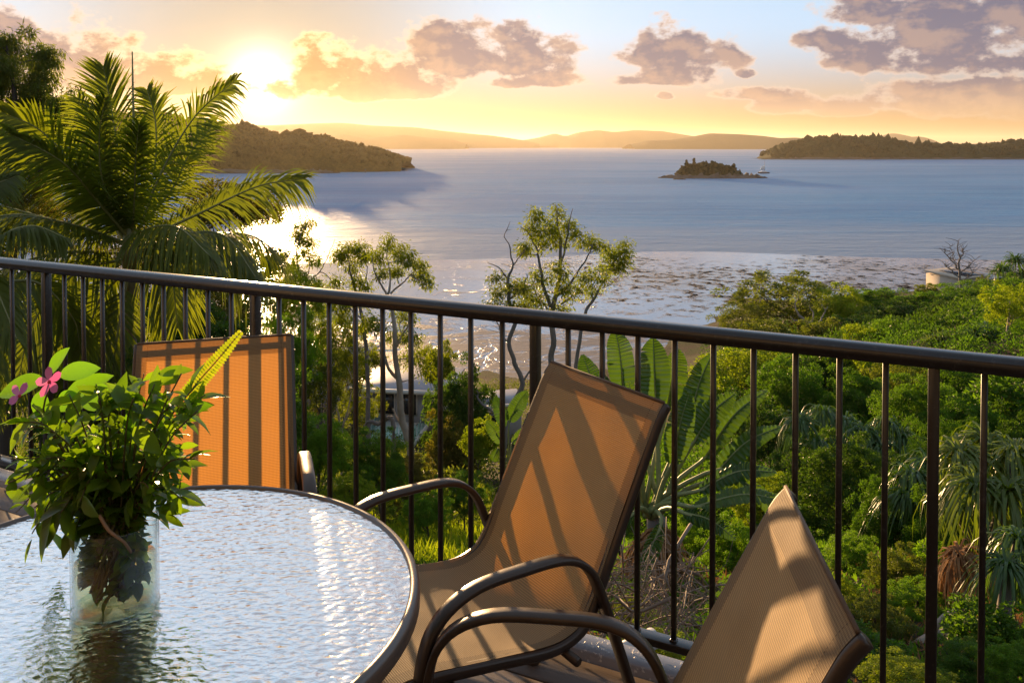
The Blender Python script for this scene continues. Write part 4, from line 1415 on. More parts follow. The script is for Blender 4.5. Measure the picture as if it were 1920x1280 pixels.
PADDLE = leaf_mat('paddle_leaf', (.03, .07, .014), (.085, .14, .025), .32, .35, .45)
PETIOLE = plain('pale_petiole', (.22, .24, .09), .5, var=.3, scale=8)
def paddle_leaf(root, base, b, t0, tip, W_, seed, face=(0, -1, .4), tear=.3):
    """long stalk from b to the blade foot t0, torn paddle blade from t0 to tip"""
    rg = np.random.RandomState(seed)
    b, t0, tip = [np.asarray(k, float) - base for k in (b, t0, tip)]
    o = MB().tube(spline([b, b * .5 + t0 * .5 + (0, .0, .1), t0, t0 * .6 + tip * .4], 9), np.linspace(.045, .02, 9), 6).build('leaf', PETIOLE, root, True)
    ax = tip - t0
    L = np.linalg.norm(ax)
    mid = spline([t0, t0 + ax * .5 + np.array(face) * L * .05 + (0, 0, .06 * L), tip + (0, 0, -.06 * L)], 37)
    V, Q = [], []
    for s_ in (-1, 1):
        off = 0.0
        for j in range(36):
            u0, u1 = j / 36, (j + 1) / 36
            d = mid[j + 1] - mid[j]; d /= np.linalg.norm(d)
            sd = np.cross(d, face); sd /= np.linalg.norm(sd)
            nn = np.cross(sd, d)
            if rg.rand() < tear * .8:
                off = rg.uniform(-.38, .3)
            def edge(u, i):
                h = W_ / 2 * max(math.sin(math.pi * min(u ** .75 * .96 + .04, 1)), .04) ** .6
                q = mid[i] + (sd * s_ * .93 + d * .22) * h * .55 + nn * h * (.30 + off * .3) + np.array((0, 0, -.04 * h))
                e = mid[i] + (sd * s_ + d * .38) * h * (.97 - .12 * abs(off)) + nn * h * (.34 + off) + np.array((0, 0, -.22 * h * (1 + abs(off))))
                return q, e
            q0, e0 = edge(u0, j); q1, e1 = edge(u1, j + 1)
            cor = nn * (.012 if j % 2 else -.012); q0, e0, q1, e1 = q0 + cor, e0 + cor, q1 - cor, e1 - cor
            k = len(V)
            V += [mid[j], q0, e0, mid[j + 1], q1, e1]
            Q += [(k, k + 1, k + 4, k + 3), (k + 1, k + 2, k + 5, k + 4)]
    link('blade', mesh('blade', V, np.array(Q), True, np.clip(rg.rand() + .35 * np.repeat(rg.rand(len(V) // 6) - .5, 6), 0, 1)), PADDLE, o)
    MB().tube(mid, np.linspace(.018, .004, 37), 4).build('midrib', PETIOLE, o, True)

def paddle_plant(px, py, Y, lv, label, dry=4):
    b = at(px, py, Y)
    base = np.array((b.x, b.y, gz(b.x, b.y) - .1))
    root = empty('traveller_palm', tuple(base))
    MB().tube(spline([(0, 0, 0), (.1, 0, .5), (0, 0, 1.1)], 6), [.2, .22, .2, .18, .15, .1], 9).build('trunk', BARK, root, True)
    for k, (t0, tp, w_, dy, face, tear) in enumerate(lv):
        paddle_leaf(root, base, base + (prg.uniform(-.15, .15), prg.uniform(-.15, .15), 1.0), at(t0[0], t0[1], Y + dy), at(tp[0] + (tp[0] - t0[0]) * .12, tp[1] + (tp[1] - t0[1]) * .12, Y + dy * 1.3), w_ * .54, k, face, tear * 1.3)
    for k in range(dry):
        o = link('dry_leaf', head_data(-1, DRY), None, root)
        o.location = (prg.uniform(-.2, .2), prg.uniform(-.3, .1), .9 - .15 * k); o.scale = (.9, .9, 1.0); o.rotation_euler.z = k
    tag(root, label, 'plant')

# ------------------------------------------------------------ plants: placing
Fc = (0, -1, .45)
paddle_plant(1225, 1060, 12.5, [
    ((1170, 740), (1155, 625), .85, .8, Fc, .12), ((1230, 760), (1225, 640), .95, .3, (-.3, -1, .2), .1), ((1250, 770), (1270, 660), .8, .6, Fc, .25), ((1120, 770), (1095, 670), .7, .9, Fc, .15),
    ((1140, 800), (1120, 700), .7, .2, (.4, -1, .3), .15), ((1290, 800), (1330, 670), .75, .2, (-.4, -1, .3), .3), ((1300, 830), (1370, 740), .7, -.1, (-.5, -1, .5), .45), ((1320, 860), (1425, 735), .6, .3, (-.4, -1, .6), .5),
    ((1330, 900), (1450, 800), .6, -.2, (-.2, -1, .8), .5), ((1200, 830), (1180, 720), .7, -.3, (.2, -1, .3), .3), ((1260, 870), (1290, 740), .75, -.4, (-.2, -1, .3), .35), ((1310, 920), (1440, 880), .55, -.5, (0, -.8, 1), .5),
    ((1300, 950), (1480, 940), .5, -.8, (0, -.8, 1), .5), ((1160, 880), (1105, 790), .6, -.2, (.4, -1, .5), .3), ((1280, 960), (1370, 1000), .5, -.9, (0, -1, .8), .6), ((1240, 980), (1200, 1090), .45, -.8, (0, -1, .5), .6),
    ((1360, 880), (1470, 985), .5, -.4, (0, -1, .7), .5), ((1190, 960), (1140, 1010), .5, -.5, (.2, -1, .6), .5)],
    'giant bird of paradise with torn paddle leaves right of the middle chair')
paddle_plant(945, 870, 30, [((955, 790), (985, 735), 1.1, 0, Fc, .1), ((945, 800), (930, 745), .9, .2, Fc, .2), ((940, 830), (915, 790), .9, -.2, Fc, .3), ((960, 830), (1000, 800), .8, 0, Fc, .3), ((935, 840), (925, 860), .8, -.3, Fc, .3)],
    'smaller paddle leaved plant low behind the left edge of the middle chair', 1)

# straps hanging on the right
pandanus(1540, 850, 27, [(1500, 790, 0, 1), (1545, 775, .5, 1.1), (1585, 790, .2, 1), (1530, 830, -.6, 1), (1570, 835, -.5, .9)], 1.5, PANG, 'green strap leaved pandanus below the rail, left of the large leafy bush', 2)
pandanus(1650, 870, 26, [(1620, 810, 0, 1), (1660, 795, .3, 1), (1695, 820, 0, 1), (1650, 840, -.5, 1)], 1.45, PANG, 'green pandanus just right of the one by the leafy bush', 2)
pandanus(1850, 960, 12, [(1800, 850, .2, 1), (1850, 830, .6, 1.1), (1905, 850, 0, 1), (1830, 910, -.5, 1), (1890, 920, -.6, 1), (1780, 930, .2, .9)], 1.05, PANY, 'large weeping pandanus at the right edge with long hanging leaves', 2)
pandanus(1800, 1090, 9.5, [(1800, 1040, 0, .8), (1775, 1075, .3, .5)], .8, DRY, 'dead brown pandanus head drying below the right hand post', 2, True)
pandanus(1720, 950, 15, [(1710, 890, 0, 1), (1740, 870, .3, 1), (1695, 930, -.3, .9)], 1.0, PANG, 'weeping pandanus just left of the thick right hand post', 2)
pandanus(1880, 1120, 8.5, [(1885, 1060, 0, .9), (1910, 1010, .3, .9)], .75, PANG, 'small bright pandanus at the right edge below the large weeping one', 2)
pandanus(1842, 665, 52, [(1830, 632, 0, 1), (1850, 625, .4, 1), (1870, 640, 0, 1)], 1.9, PANG, 'far dark pandanus above the rail at the right')
pandanus(1770, 670, 52, [(1765, 640, 0, 1), (1790, 634, .4, 1), (1745, 648, 0, .9)], 1.8, PANY, 'far yellowish pandanus above the rail, left of the dark one')
pandanus(1895, 560, 85, [(1880, 510, 0, 1), (1905, 492, 1, 1.1), (1920, 520, 0, 1), (1890, 535, -1, 1)], 2.7, PANG, 'tall dark pandanus at the right edge beside the far house')

RF = 'wooded slope above the rail on the right'
for a in [
    (1480, 572, 100, 210, 120, 'loose', 'olive', 'olive open tree at the water edge of the right hand wood', 'tree'),
    (1392, 605, 96, 100, 80, 'loose', 'olive', 'small olive tree at the left tip of the right hand wood', 'tree'),
    (1575, 585, 92, 95, 95, 'fine', 'yellow', 'yellow green round tree right of the olive open tree', 'tree'),
    (1650, 575, 104, 120, 70, 'dense', 'mid', 'dark round tree behind the yellow one on the shore side', 'tree'),
    (1690, 615, 84, 130, 80, 'dense', 'dark', 'darkest low tree in the middle of the right hand wood', 'tree'),
    (1755, 598, 96, 130, 70, 'dense', 'mid', 'broad green tree just below the far house', 'tree'),
    (1835, 592, 100, 130, 70, 'fine', 'mid', 'green tree below the right end of the far house', 'tree'),
    (1742, 553, 122, 50, 40, 'round', 'olive', 'small round tree in front of the left end of the far house', 'tree'),
    (1838, 541, 128, 30, 40, 'round', 'olive', 'little tree standing before the far house wall', 'tree'),
    (1610, 620, 80, 110, 60, 'dense', 'dark', 'dark bush above the rail left of the darkest low tree', 'shrub'),
    (1540, 628, 78, 90, 60, 'round', 'olive', 'olive bush above the rail under the yellow tree', 'shrub'),
    (1900, 615, 70, 80, 90, 'fine', 'mid', 'green bush above the rail at the right edge', 'shrub'),
    (1690, 650, 62, 110, 46, 'flat', 'bright', 'bright flat bush touching the rail right of centre wood', 'shrub'),
    (1620, 650, 62, 90, 50, 'flat', 'yellow', 'yellowish flat bush touching the rail, left of the bright one', 'shrub'),
    (1440, 632, 82, 110, 60, 'round', 'olive', 'olive bush touching the rail at the left of the wood', 'shrub'),
    (1780, 610, 76, 90, 60, 'dense', 'dark', 'dark bush between the far pandanus clumps', 'shrub'),
    (1885, 592, 112, 90, 50, 'dense', 'mid', 'green bush below the tall dark pandanus', 'shrub'),
    ]:
    plant('bush' if a[8] == 'shrub' else 'bushy_tree', *a[:7], a[7], a[8], RF)
plant('yellow_tree', 1893, 578, 50, 95, 95, 'loose', 'yellow', 'yellow leafed tree with pale bare trunk at the right edge', 'tree', RF, PALEBARK, .05)

RS = 'bushes on the slope seen between the balusters on the right'
for a in [
    (1400, 700, 50, 190, 120, 'fine', 'yellow', 'yellow green bush just under the rail left of the slope', ),
    (1330, 760, 46, 110, 110, 'round', 'yellow', 'yellowish bush right above the middle chair back'),
    (1490, 745, 42, 150, 150, 'fine', 'mid', 'round green bush under the rail between third and fourth baluster'),
    (1455, 700, 52, 120, 80, 'fine', 'mid', 'green round bush behind the round green one'),
    (1565, 705, 48, 120, 110, 'dense', 'dark', 'dark green bush under the rail above the strap leaves'),
    (1640, 705, 46, 110, 110, 'round', 'yellow', 'yellow tinged bush under the rail in the middle of the slope'),
    (1610, 750, 38, 110, 110, 'dense', 'mid', 'dark green round bush above the middle pandanus'),
    (1690, 720, 40, 110, 100, 'loose', 'olive', 'olive bush with bare limbs left of the right hand post'),
    (1720, 790, 32, 160, 170, 'near', 'mid', 'tall leafy bush left of the right hand post'),
    (1800, 740, 40, 120, 110, 'fine', 'mid', 'green bush just right of the right hand post under the rail'),
    (1880, 760, 34, 150, 150, 'broad', 'mid', 'broad leaved bush at the right edge under the rail'),
    (1815, 800, 30, 110, 110, 'dense', 'mid', 'dark bush between the right post and the last baluster'),
    (1440, 820, 32, 120, 120, 'dense', 'dark', 'dark bush right of the torn paddle leaves'),
    (1400, 790, 38, 110, 100, 'broad', 'dark', 'dark broad leaved bush behind the paddle leaves'),
    (1592, 935, 17, 210, 240, 'near', 'dark', 'large leafy bush at the centre of the slope behind the near chair'),
    (1660, 980, 15, 130, 180, 'near', 'mid', 'leafy bush beside the large central one on its right'),
    (1430, 945, 18, 130, 110, 'near', 'yellow', 'yellow leafy bush between paddle leaves and the large central bush'),
    (1375, 1040, 13, 120, 130, 'near', 'bright', 'bright leafy bush left of the near chair back'),
    (1690, 1090, 11, 120, 120, 'near', 'olive', 'olive low bush right of the near chair back'),
    (1780, 870, 22, 130, 160, 'weep', 'mid', 'weeping green bush behind the right hand post'),
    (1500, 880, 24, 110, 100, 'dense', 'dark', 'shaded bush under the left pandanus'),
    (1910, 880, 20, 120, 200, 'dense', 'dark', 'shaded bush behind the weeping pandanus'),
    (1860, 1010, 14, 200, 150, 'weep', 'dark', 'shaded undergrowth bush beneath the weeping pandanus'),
    (1760, 1010, 14, 120, 150, 'weep', 'mid', 'weeping bush beside the dead pandanus head'),
    (1640, 1170, 8.5, 130, 90, 'near', 'olive', 'small bush behind the fallen log'),
    (1720, 1150, 9.5, 130, 100, 'near', 'bright', 'bright low bush behind the right hand post at the log'),
    (1860, 1190, 8, 150, 110, 'broad', 'mid', 'broad leaved plant low at the right edge'),
    (1490, 1070, 11.5, 130, 120, 'broad', 'bright', 'broad leaved bush behind the near chair back'),
    (1560, 1130, 10, 120, 100, 'near', 'yellow', 'yellow bush hidden low behind the near chair back'),
    (1900, 1250, 6.5, 120, 80, 'near', 'bright', 'bright bush in the lower right corner'),
    (1700, 1275, 6.2, 160, 60, 'near', 'yellow', 'yellow low bush in front of the fallen log'),
    (1420, 1210, 6.6, 110, 80, 'broad', 'bright', 'broad leaved plant by the bottom rail left of the near chair'),
    (1300, 1010, 15, 110, 110, 'near', 'bright', 'bright bush in front of the paddle leaves'),
    (1600, 1060, 12.5, 120, 100, 'near', 'bright', 'bright bush below the large central bush'),
    (1740, 1090, 11.5, 110, 110, 'broad', 'bright', 'broad leaved bush left of the dead pandanus head'),
    (1890, 1100, 10.5, 140, 110, 'near', 'mid', 'green bush at the right edge under the weeping pandanus'),
    (1820, 1250, 7, 140, 80, 'near', 'mid', 'green low bush right of the right hand post foot'),
    (1640, 1230, 7.2, 130, 80, 'broad', 'mid', 'broad leaved plant just left of the fallen log'),
    (1150, 960, 15, 110, 120, 'near', 'mid', 'green bush behind the upper right of the middle chair'),
    (1380, 1150, 8, 110, 110, 'near', 'bright', 'small bright bush left of the near chair back by the bottom rail'),
    ]:
    plant('bush', *a[:7], a[7], 'shrub', RS)

LS = 'bushes on the slope seen left of the middle chair'
for a in [
    (865, 790, 42, 130, 200, 'dense', 'dark', 'tall dark bush right of the glass fronted house'),
    (850, 870, 38, 110, 150, 'dense', 'bronze', 'bronze dark bush in front of the tall dark bush'),
    (760, 900, 26, 120, 90, 'near', 'bronze', 'bronze green bush above the chair arm'),
    (700, 880, 24, 130, 140, 'near', 'mid', 'green bush between the balusters left of the chair arm'),
    (600, 850, 22, 130, 140, 'near', 'bright', 'bright green bush just right of the far chair'),
    (655, 930, 18, 100, 80, 'near', 'yellow', 'yellow green bush low beside the table edge'),
    (870, 930, 22, 100, 90, 'near', 'mid', 'green bush left of the middle chair back'),
    (900, 830, 34, 70, 80, 'round', 'yellow', 'small yellow bush by the edge of the middle chair back'),
    (330, 570, 30, 210, 160, 'loose', 'bronze', 'dark bronze tree behind the palm trunk under the rail'),
    (400, 620, 26, 160, 140, 'fine', 'bronze', 'dark bush above the far chair back'),
    (120, 640, 24, 200, 240, 'dense', 'dark', 'dark bush behind the left palm fronds'),
    (430, 395, 42, 170, 100, 'flat', 'bronze', 'spreading dark tree crown behind the right palm fronds'),
    (560, 590, 34, 110, 170, 'weep', 'yellow', 'yellow weeping bush right of the second post'),
    (620, 640, 40, 120, 150, 'weep', 'gold', 'golden weeping bush behind the balusters right of the second post'),
    (500, 560, 40, 120, 160, 'loose', 'gold', 'golden loose bush behind the second post'),
    (600, 720, 30, 110, 140, 'loose', 'olive', 'thin olive bush just right of the far chair top'),
    (822, 690, 50, 60, 90, 'round', 'gold', 'golden bush over the edge of the house roof'),
    (660, 690, 40, 90, 110, 'loose', 'gold', 'golden twiggy bush over the house roof'),
    (800, 960, 20, 90, 80, 'near', 'bright', 'bright bush seen through the chair arm'),
    (1230, 1235, 5.2, 150, 70, 'near', 'yellow', 'yellow leafy bush just below the deck edge'),
    (1180, 1160, 8.0, 90, 70, 'loose', 'olive', 'straggly low bush behind the brushwood'),
    (35, 260, 28, 200, 330, 'weep', 'olive', 'weeping olive tree filling the left edge behind the palm'),
    (60, 420, 24, 200, 160, 'weep', 'bronze', 'bronze weeping bush low at the left edge behind the palm'),
    (675, 765, 40, 80, 90, 'loose', 'gold', 'thin golden bush covering the left end of the glass fronted house'),
    (300, 480, 36, 200, 120, 'loose', 'bronze', 'shadowy tree behind the palm crown at rail height'),
    (430, 520, 32, 170, 130, 'fine', 'olive', 'olive bush at the rail right of the palm trunk'),
    (350, 640, 22, 190, 140, 'fine', 'dark', 'dark bush under the rail above the far chair'),
    (250, 660, 24, 150, 160, 'weep', 'olive', 'weeping olive bush beside the palm trunk'),
    (540, 660, 28, 120, 140, 'weep', 'bright', 'green weeping bush just right of the far chair top'),
    (470, 760, 20, 200, 200, 'dense', 'mid', 'bush hidden behind the far chair'),
    (200, 780, 16, 260, 240, 'dense', 'dark', 'dark bush behind the bouquet and balusters'),
    ]:
    plant('bush', *a[:7], a[7], 'shrub', LS)

# open gum trees against the bay
tree('gum_tree', 44, [
    [(1034, 700, .16), (1036, 640, .15), (1034, 590, .14), (1040, 560, .12), (1048, 520, .10), (1051, 470, .08), (1046, 420, .05), (1043, 385, .02)],
    [(1034, 575, .10), (1020, 540, .09), (1012, 500, .07), (1005, 465, .05), (990, 435, .03), (975, 425, .02)],
    [(1040, 560, .08), (1070, 530, .07), (1085, 505, .05), (1100, 480, .04), (1110, 455, .02)],
    [(1050, 500, .06), (1060, 460, .05), (1066, 420, .03), (1072, 390, .015)],
    [(1050, 570, .06), (1075, 555, .05), (1090, 540, .03)],
    [(1030, 580, .05), (1010, 560, .04), (1000, 540, .02)],
    ], [(1008, 405, 16, 14, 9), (1000, 430, 20, 16, 12), (1030, 425, 18, 22, 12), (1045, 400, 12, 14, 7), (1068, 425, 14, 18, 9), (1020, 455, 20, 16, 10), (1050, 450, 16, 20, 9), (1045, 505, 22, 20, 14), (1060, 540, 20, 24, 13),
        (1105, 455, 24, 12, 10), (1125, 460, 14, 12, 6), (1095, 520, 14, 16, 7), (1088, 540, 14, 14, 7), (985, 468, 12, 14, 7), (1010, 520, 22, 18, 10), (975, 545, 22, 20, 10), (1010, 560, 26, 18, 12), (1050, 578, 24, 10, 8), (1080, 440, 16, 12, 6), (1125, 515, 22, 26, 12), (990, 585, 26, 12, 8)],
    'gold', 'tall open gum tree at the centre with many grey limbs', BARK, seed=1)
tree('gum_tree', 52, [
    [(1080, 700, .12), (1092, 610, .11), (1100, 580, .10), (1115, 560, .09), (1130, 530, .06), (1145, 500, .04), (1160, 475, .02)],
    [(1112, 562, .05), (1108, 545, .04), (1110, 530, .02)],
    [(1130, 540, .04), (1148, 530, .03), (1165, 505, .015)],
    ], [(1155, 480, 22, 18, 13), (1175, 468, 14, 16, 8), (1148, 505, 18, 14, 8), (1170, 495, 14, 14, 6), (1108, 550, 12, 10, 4), (1140, 470, 14, 10, 5)],
    'gold', 'slender leaning gum right of the central gum tree', BARK, seed=2)
tree('gum_tree', 40, [
    [(945, 860, .13), (945, 800, .13), (960, 760, .12), (978, 720, .12), (965, 680, .11), (955, 640, .10), (965, 600, .10), (955, 560, .09), (953, 520, .07), (962, 495, .04), (955, 465, .03), (947, 440, .02), (958, 415, .01)],
    [(953, 525, .05), (940, 505, .03), (925, 495, .02), (910, 488, .01)],
    [(962, 497, .04), (975, 480, .02), (985, 470, .012)],
    [(945, 790, .08), (920, 770, .07), (900, 755, .05), (893, 735, .02)],
    [(978, 715, .06), (1000, 690, .04), (1015, 680, .015)],
    [(955, 645, .05), (940, 625, .03), (930, 600, .02)],
    [(958, 560, .05), (975, 545, .04), (990, 520, .02)],
    ], [(985, 465, 12, 12, 6), (930, 520, 14, 10, 6), (970, 535, 18, 20, 12), (935, 550, 20, 16, 9), (950, 570, 24, 12, 9), (925, 570, 14, 10, 5), (985, 570, 16, 14, 7)],
    'olive', 'twisting grey gum with dead top left of the central gum tree', BARK, seed=3, bare=30)
tree('gum_tree', 31, [
    [(780, 960, .15), (775, 900, .145), (768, 830, .14), (755, 780, .13), (752, 740, .12), (745, 690, .10), (742, 640, .09), (738, 590, .07), (730, 555, .05), (735, 520, .03), (728, 480, .015)],
    [(752, 715, .07), (730, 690, .06), (722, 660, .04), (715, 640, .02)],
    [(742, 650, .05), (760, 620, .04), (775, 590, .02)],
    [(737, 575, .05), (720, 540, .04), (705, 510, .025), (700, 480, .015)],
    [(733, 550, .04), (755, 530, .03), (775, 510, .02), (790, 495, .01)],
    [(770, 845, .07), (752, 800, .05), (735, 770, .03)],
    ], [(728, 455, 14, 14, 8), (745, 475, 18, 14, 11), (770, 485, 20, 16, 12), (710, 480, 16, 16, 9), (790, 495, 14, 10, 6), (785, 520, 22, 14, 11), (800, 530, 10, 12, 5), (715, 510, 16, 14, 8), (745, 505, 18, 16, 9),
        (700, 610, 26, 24, 14), (750, 600, 26, 22, 14), (780, 625, 20, 16, 9), (740, 640, 24, 18, 10), (790, 660, 18, 16, 8), (800, 690, 16, 12, 6), (700, 665, 20, 16, 8), (760, 680, 20, 16, 8)],
    'gold', 'slender pale trunked gum in front of the house', PALEBARK, seed=4)
tree('gum_tree', 38, [
    [(690, 760, .10), (688, 650, .09), (678, 580, .08), (668, 545, .06), (662, 510, .04), (655, 480, .015)],
    [(670, 550, .04), (685, 530, .03), (690, 500, .015)],
    [(680, 600, .04), (655, 580, .03), (640, 560, .015)],
    ], [(650, 470, 20, 16, 12), (675, 465, 16, 16, 10), (690, 480, 14, 14, 8), (660, 500, 16, 14, 7), (640, 480, 12, 12, 6), (670, 520, 18, 14, 7), (690, 535, 14, 12, 6), (640, 575, 22, 20, 10), (660, 610, 22, 20, 9), (630, 640, 20, 18, 8)],
    'gold', 'feathery gum left of the pale trunked gum', BARK, seed=5)
tree('gum_tree', 42, [
    [(580, 700, .10), (578, 600, .08), (568, 535, .06), (563, 500, .05), (562, 460, .03), (572, 425, .015)],
    [(568, 540, .04), (590, 520, .03), (605, 500, .025), (615, 475, .02), (622, 450, .01)],
    [(566, 530, .03), (580, 510, .025), (582, 480, .012)],
    ], [(572, 420, 14, 10, 7), (560, 440, 14, 14, 9), (578, 450, 14, 14, 8), (568, 475, 14, 12, 6), (590, 485, 10, 10, 4), (540, 500, 18, 14, 7), (520, 480, 20, 18, 9), (530, 530, 24, 18, 10), (600, 540, 22, 16, 9), (630, 530, 18, 14, 7), (560, 550, 24, 16, 9)],
    'gold', 'thin sapling gum rising left of the feathery gum', BARK, seed=6)
tree('casuarina', 26, [
    [(10, 700, .22), (20, 560, .2), (30, 420, .17), (40, 320, .13), (45, 230, .09), (40, 150, .05), (35, 90, .02)],
    [(35, 380, .08), (60, 330, .06), (85, 300, .04), (100, 280, .02)],
    [(30, 420, .08), (0, 350, .07), (-30, 300, .04)],
    [(42, 280, .06), (70, 230, .04), (90, 200, .02)],
    ], [(20, 85, 26, 18, 16), (60, 100, 26, 22, 18), (30, 130, 34, 26, 24), (75, 140, 24, 26, 18), (10, 170, 30, 26, 20), (50, 180, 34, 26, 22), (85, 175, 16, 22, 9), (20, 230, 34, 26, 20), (65, 230, 28, 22, 13), (20, 280, 34, 26, 18), (60, 290, 34, 26, 16), (110, 195, 14, 14, 6), (135, 200, 18, 14, 7), (20, 340, 40, 30, 20), (70, 350, 34, 30, 15), (40, 410, 44, 34, 18), (-20, 120, 30, 40, 16), (-20, 250, 30, 50, 18)],
    'olive', 'tall shaggy tree at the upper left corner', DARKBARK, (.26, .05), per=1.5, depth=2.5, seed=7, droop=1.2, tuft=1.3)
tree('bare_tree', 118, [
    [(1803, 570, .22), (1800, 540, .18), (1798, 500, .14), (1796, 480, .1), (1795, 460, .06), (1794, 450, .03)],
    [(1798, 505, .12), (1785, 490, .09), (1772, 475, .06), (1766, 465, .03)],
    [(1797, 490, .1), (1805, 475, .08), (1806, 468, .04)],
    [(1799, 520, .1), (1780, 505, .08), (1768, 495, .04)],
    [(1799, 515, .1), (1815, 500, .08), (1830, 488, .04)],
    [(1799, 530, .08), (1818, 518, .06), (1828, 505, .03)],
    [(1797, 500, .07), (1790, 485, .05), (1785, 462, .02)],
    ], [], 'olive', 'leafless tree standing in front of the far house', BARK, seed=8, bare=90)
tree('white_branched_tree', 88, [
    [(1520, 660, .3), (1522, 630, .28), (1520, 612, .2), (1508, 598, .14), (1495, 585, .1), (1490, 570, .05)],
    [(1521, 620, .18), (1535, 605, .12), (1545, 590, .07), (1550, 575, .04)],
    [(1520, 612, .12), (1524, 590, .08), (1520, 572, .04)],
    [(1508, 600, .1), (1490, 600, .06), (1478, 592, .03)],
    ], [(1500, 560, 20, 10, 5), (1545, 570, 12, 8, 3)], 'olive', 'bare white limbed tree among the olive trees above the rail', PALEBARK, seed=9)
tree('bare_shrub', 34, [
    [(640, 830, .05), (636, 780, .04), (625, 730, .03), (610, 690, .015)],
    [(640, 820, .04), (650, 770, .03), (660, 720, .02), (650, 690, .01)],
    [(640, 830, .04), (620, 780, .03), (600, 750, .015)],
    [(640, 800, .03), (665, 760, .02), (690, 745, .012)],
    [(630, 850, .03), (610, 800, .02), (596, 770, .012)],
    ], [(640, 720, 30, 24, 5), (610, 760, 24, 24, 4)], 'bronze', 'thin leafless shrub right of the far chair', PALEBARK, seed=10, bare=70)
tree('dead_branch', 36, [
    [(735, 790, .10), (712, 795, .09), (695, 790, .07), (680, 800, .04)],
    [(712, 795, .05), (725, 780, .04), (740, 775, .02)],
    ], [], 'olive', 'grey dead limb beside the glass balcony', BARK, seed=11, cat='branch')

# ------------------------------------------------------------ ground cover, dry brush, log
rg = np.random.RandomState(5)
def scatter_ground(name, n, xr, yr, L, mat, label, seed, W_=.012, lean=.5):
    rg = np.random.RandomState(seed)
    y = yr[0] + (yr[1] - yr[0]) * rg.rand(n)
    px = xr[0] + (xr[1] - xr[0]) * rg.rand(n)
    x = (px - 960) / F * y
    keep = (smoothnoise(x / 1.1, y / 1.1, seed, 3) + rg.randn(n) * .25) > -.15
    x, y = x[keep], y[keep]
    P = np.stack([x, y, ground(x, y) - .02], -1)
    k = len(P)
    d = rg.randn(k, 3) * lean + (0, 0, 1)
    v, t, r = leaves(P, d, rg.randn(k, 3), L * rg.uniform(.5, 1.3, k) * (.6 + y / 40), W_ * (.6 + y / 30), rg.rand(k), .1)
    tag(link(name, mesh(name, v, t, False, r), mat), label, kind='stuff')
scatter_ground('grass', 14000, (560, 960), (14, 32), .32, GM['yellow'], 'yellow green grass on the slope under the chair arm', 21, .03)
scatter_ground('undergrowth', 60000, (1000, 1960), (7, 32), .13, GM['mid'], 'low undergrowth covering the slope on the right', 22, .05, 1.0)
scatter_ground('leaf_litter', 16000, (1050, 1960), (5.5, 16), .16, DRY, 'dry fallen leaves and stalks on the slope', 23, .02, 2.5)
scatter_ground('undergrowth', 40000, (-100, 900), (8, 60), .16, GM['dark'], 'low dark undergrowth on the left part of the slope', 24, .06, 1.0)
# big soft cover for the woods between the single trees
def underwood(name, n, pxr, yr, mat, label, seed, s=1.3):
    rg = np.random.RandomState(seed)
    V, T_, Rr, k0 = [], [], [], 0
    y = rg.uniform(*yr, n); px = rg.uniform(*pxr, n); x = (px - 960) / F * y
    z = ground(x, y)
    ok = z > -29.6
    x, y, z = x[ok], y[ok], z[ok]
    m_ = 110
    C = np.stack([x, y, z], -1)
    ci = np.repeat(np.arange(len(C)), m_)
    u = rg.randn(len(ci), 3); u /= np.linalg.norm(u, axis=1)[:, None]
    u[:, 2] = np.abs(u[:, 2])
    sz = rg.uniform(.6, 1.3, len(C))[ci][:, None] * s
    P = C[ci] + u * sz * (1, 1, .9)
    v, t, r = leaves(P, u + rg.randn(len(ci), 3) * .5, u + (0, 0, .4), .25 * s / 1.3 * rg.uniform(.6, 1.3, len(ci)), .12 * s / 1.3, np.clip(.5 * rg.rand(len(C))[ci] + .5 * rg.rand(len(ci)), 0, 1))
    tag(link(name, mesh(name, v, t, False, r), GM[mat]), label, kind='stuff')
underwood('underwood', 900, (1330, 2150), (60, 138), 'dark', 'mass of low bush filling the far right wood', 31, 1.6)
underwood('underwood', 900, (1050, 2100), (22, 62), 'mid', 'low bush filling the slope between the right hand bushes', 32, 1.0)
underwood('underwood', 1000, (-200, 1120), (24, 118), 'olive', 'low bush filling the slope behind the chairs on the left', 33, 1.0)

br = empty('brushwood', (float(at(1190, 1120, 7.2).x), 7.2, gz(float(at(1190, 1120, 7.2).x), 7.2)))
b0 = np.array(br.location)
mb = MB()
rg = np.random.RandomState(8)
for k in range(240):
    px, py = rg.uniform(1060, 1330), rg.uniform(1040, 1195)
    y = 7.2 + rg.uniform(-1.2, 1.8)
    c_ = np.array(at(px, py, y))
    a, l_ = rg.rand() * 6.28, rg.uniform(.25, .9)
    d = np.array((math.cos(a), .5 * rg.randn(), math.sin(a) * .8)) * l_ / 2
    mid = c_ + rg.randn(3) * .1
    r0 = rg.choice([.004, .006, .009, .016], p=[.45, .35, .15, .05])
    mb.tube(spline([c_ - d, mid, c_ + d], 6) - b0, np.linspace(r0, r0 * .5, 6), 4)
mb.build('twigs', plain('dry_twig', (.20, .145, .105), .8, var=.45, scale=3), br, True, 'stuff')
tag(br, 'tangled heap of dry twigs below the railing beside the middle chair', 'brushwood')
lg = empty('fallen_log', tuple(at(1690, 1240, 8.2)))
l0 = np.array(lg.location)
MB().tube(spline([np.array(at(1655, 1262, 8.0)) - l0, np.array(at(1700, 1232, 8.2)) - l0, np.array(at(1745, 1200, 8.4)) - l0, np.array(at(1790, 1185, 8.7)) - l0], 14), np.linspace(.10, .06, 14), 9).build('log', PALEBARK, lg, True)
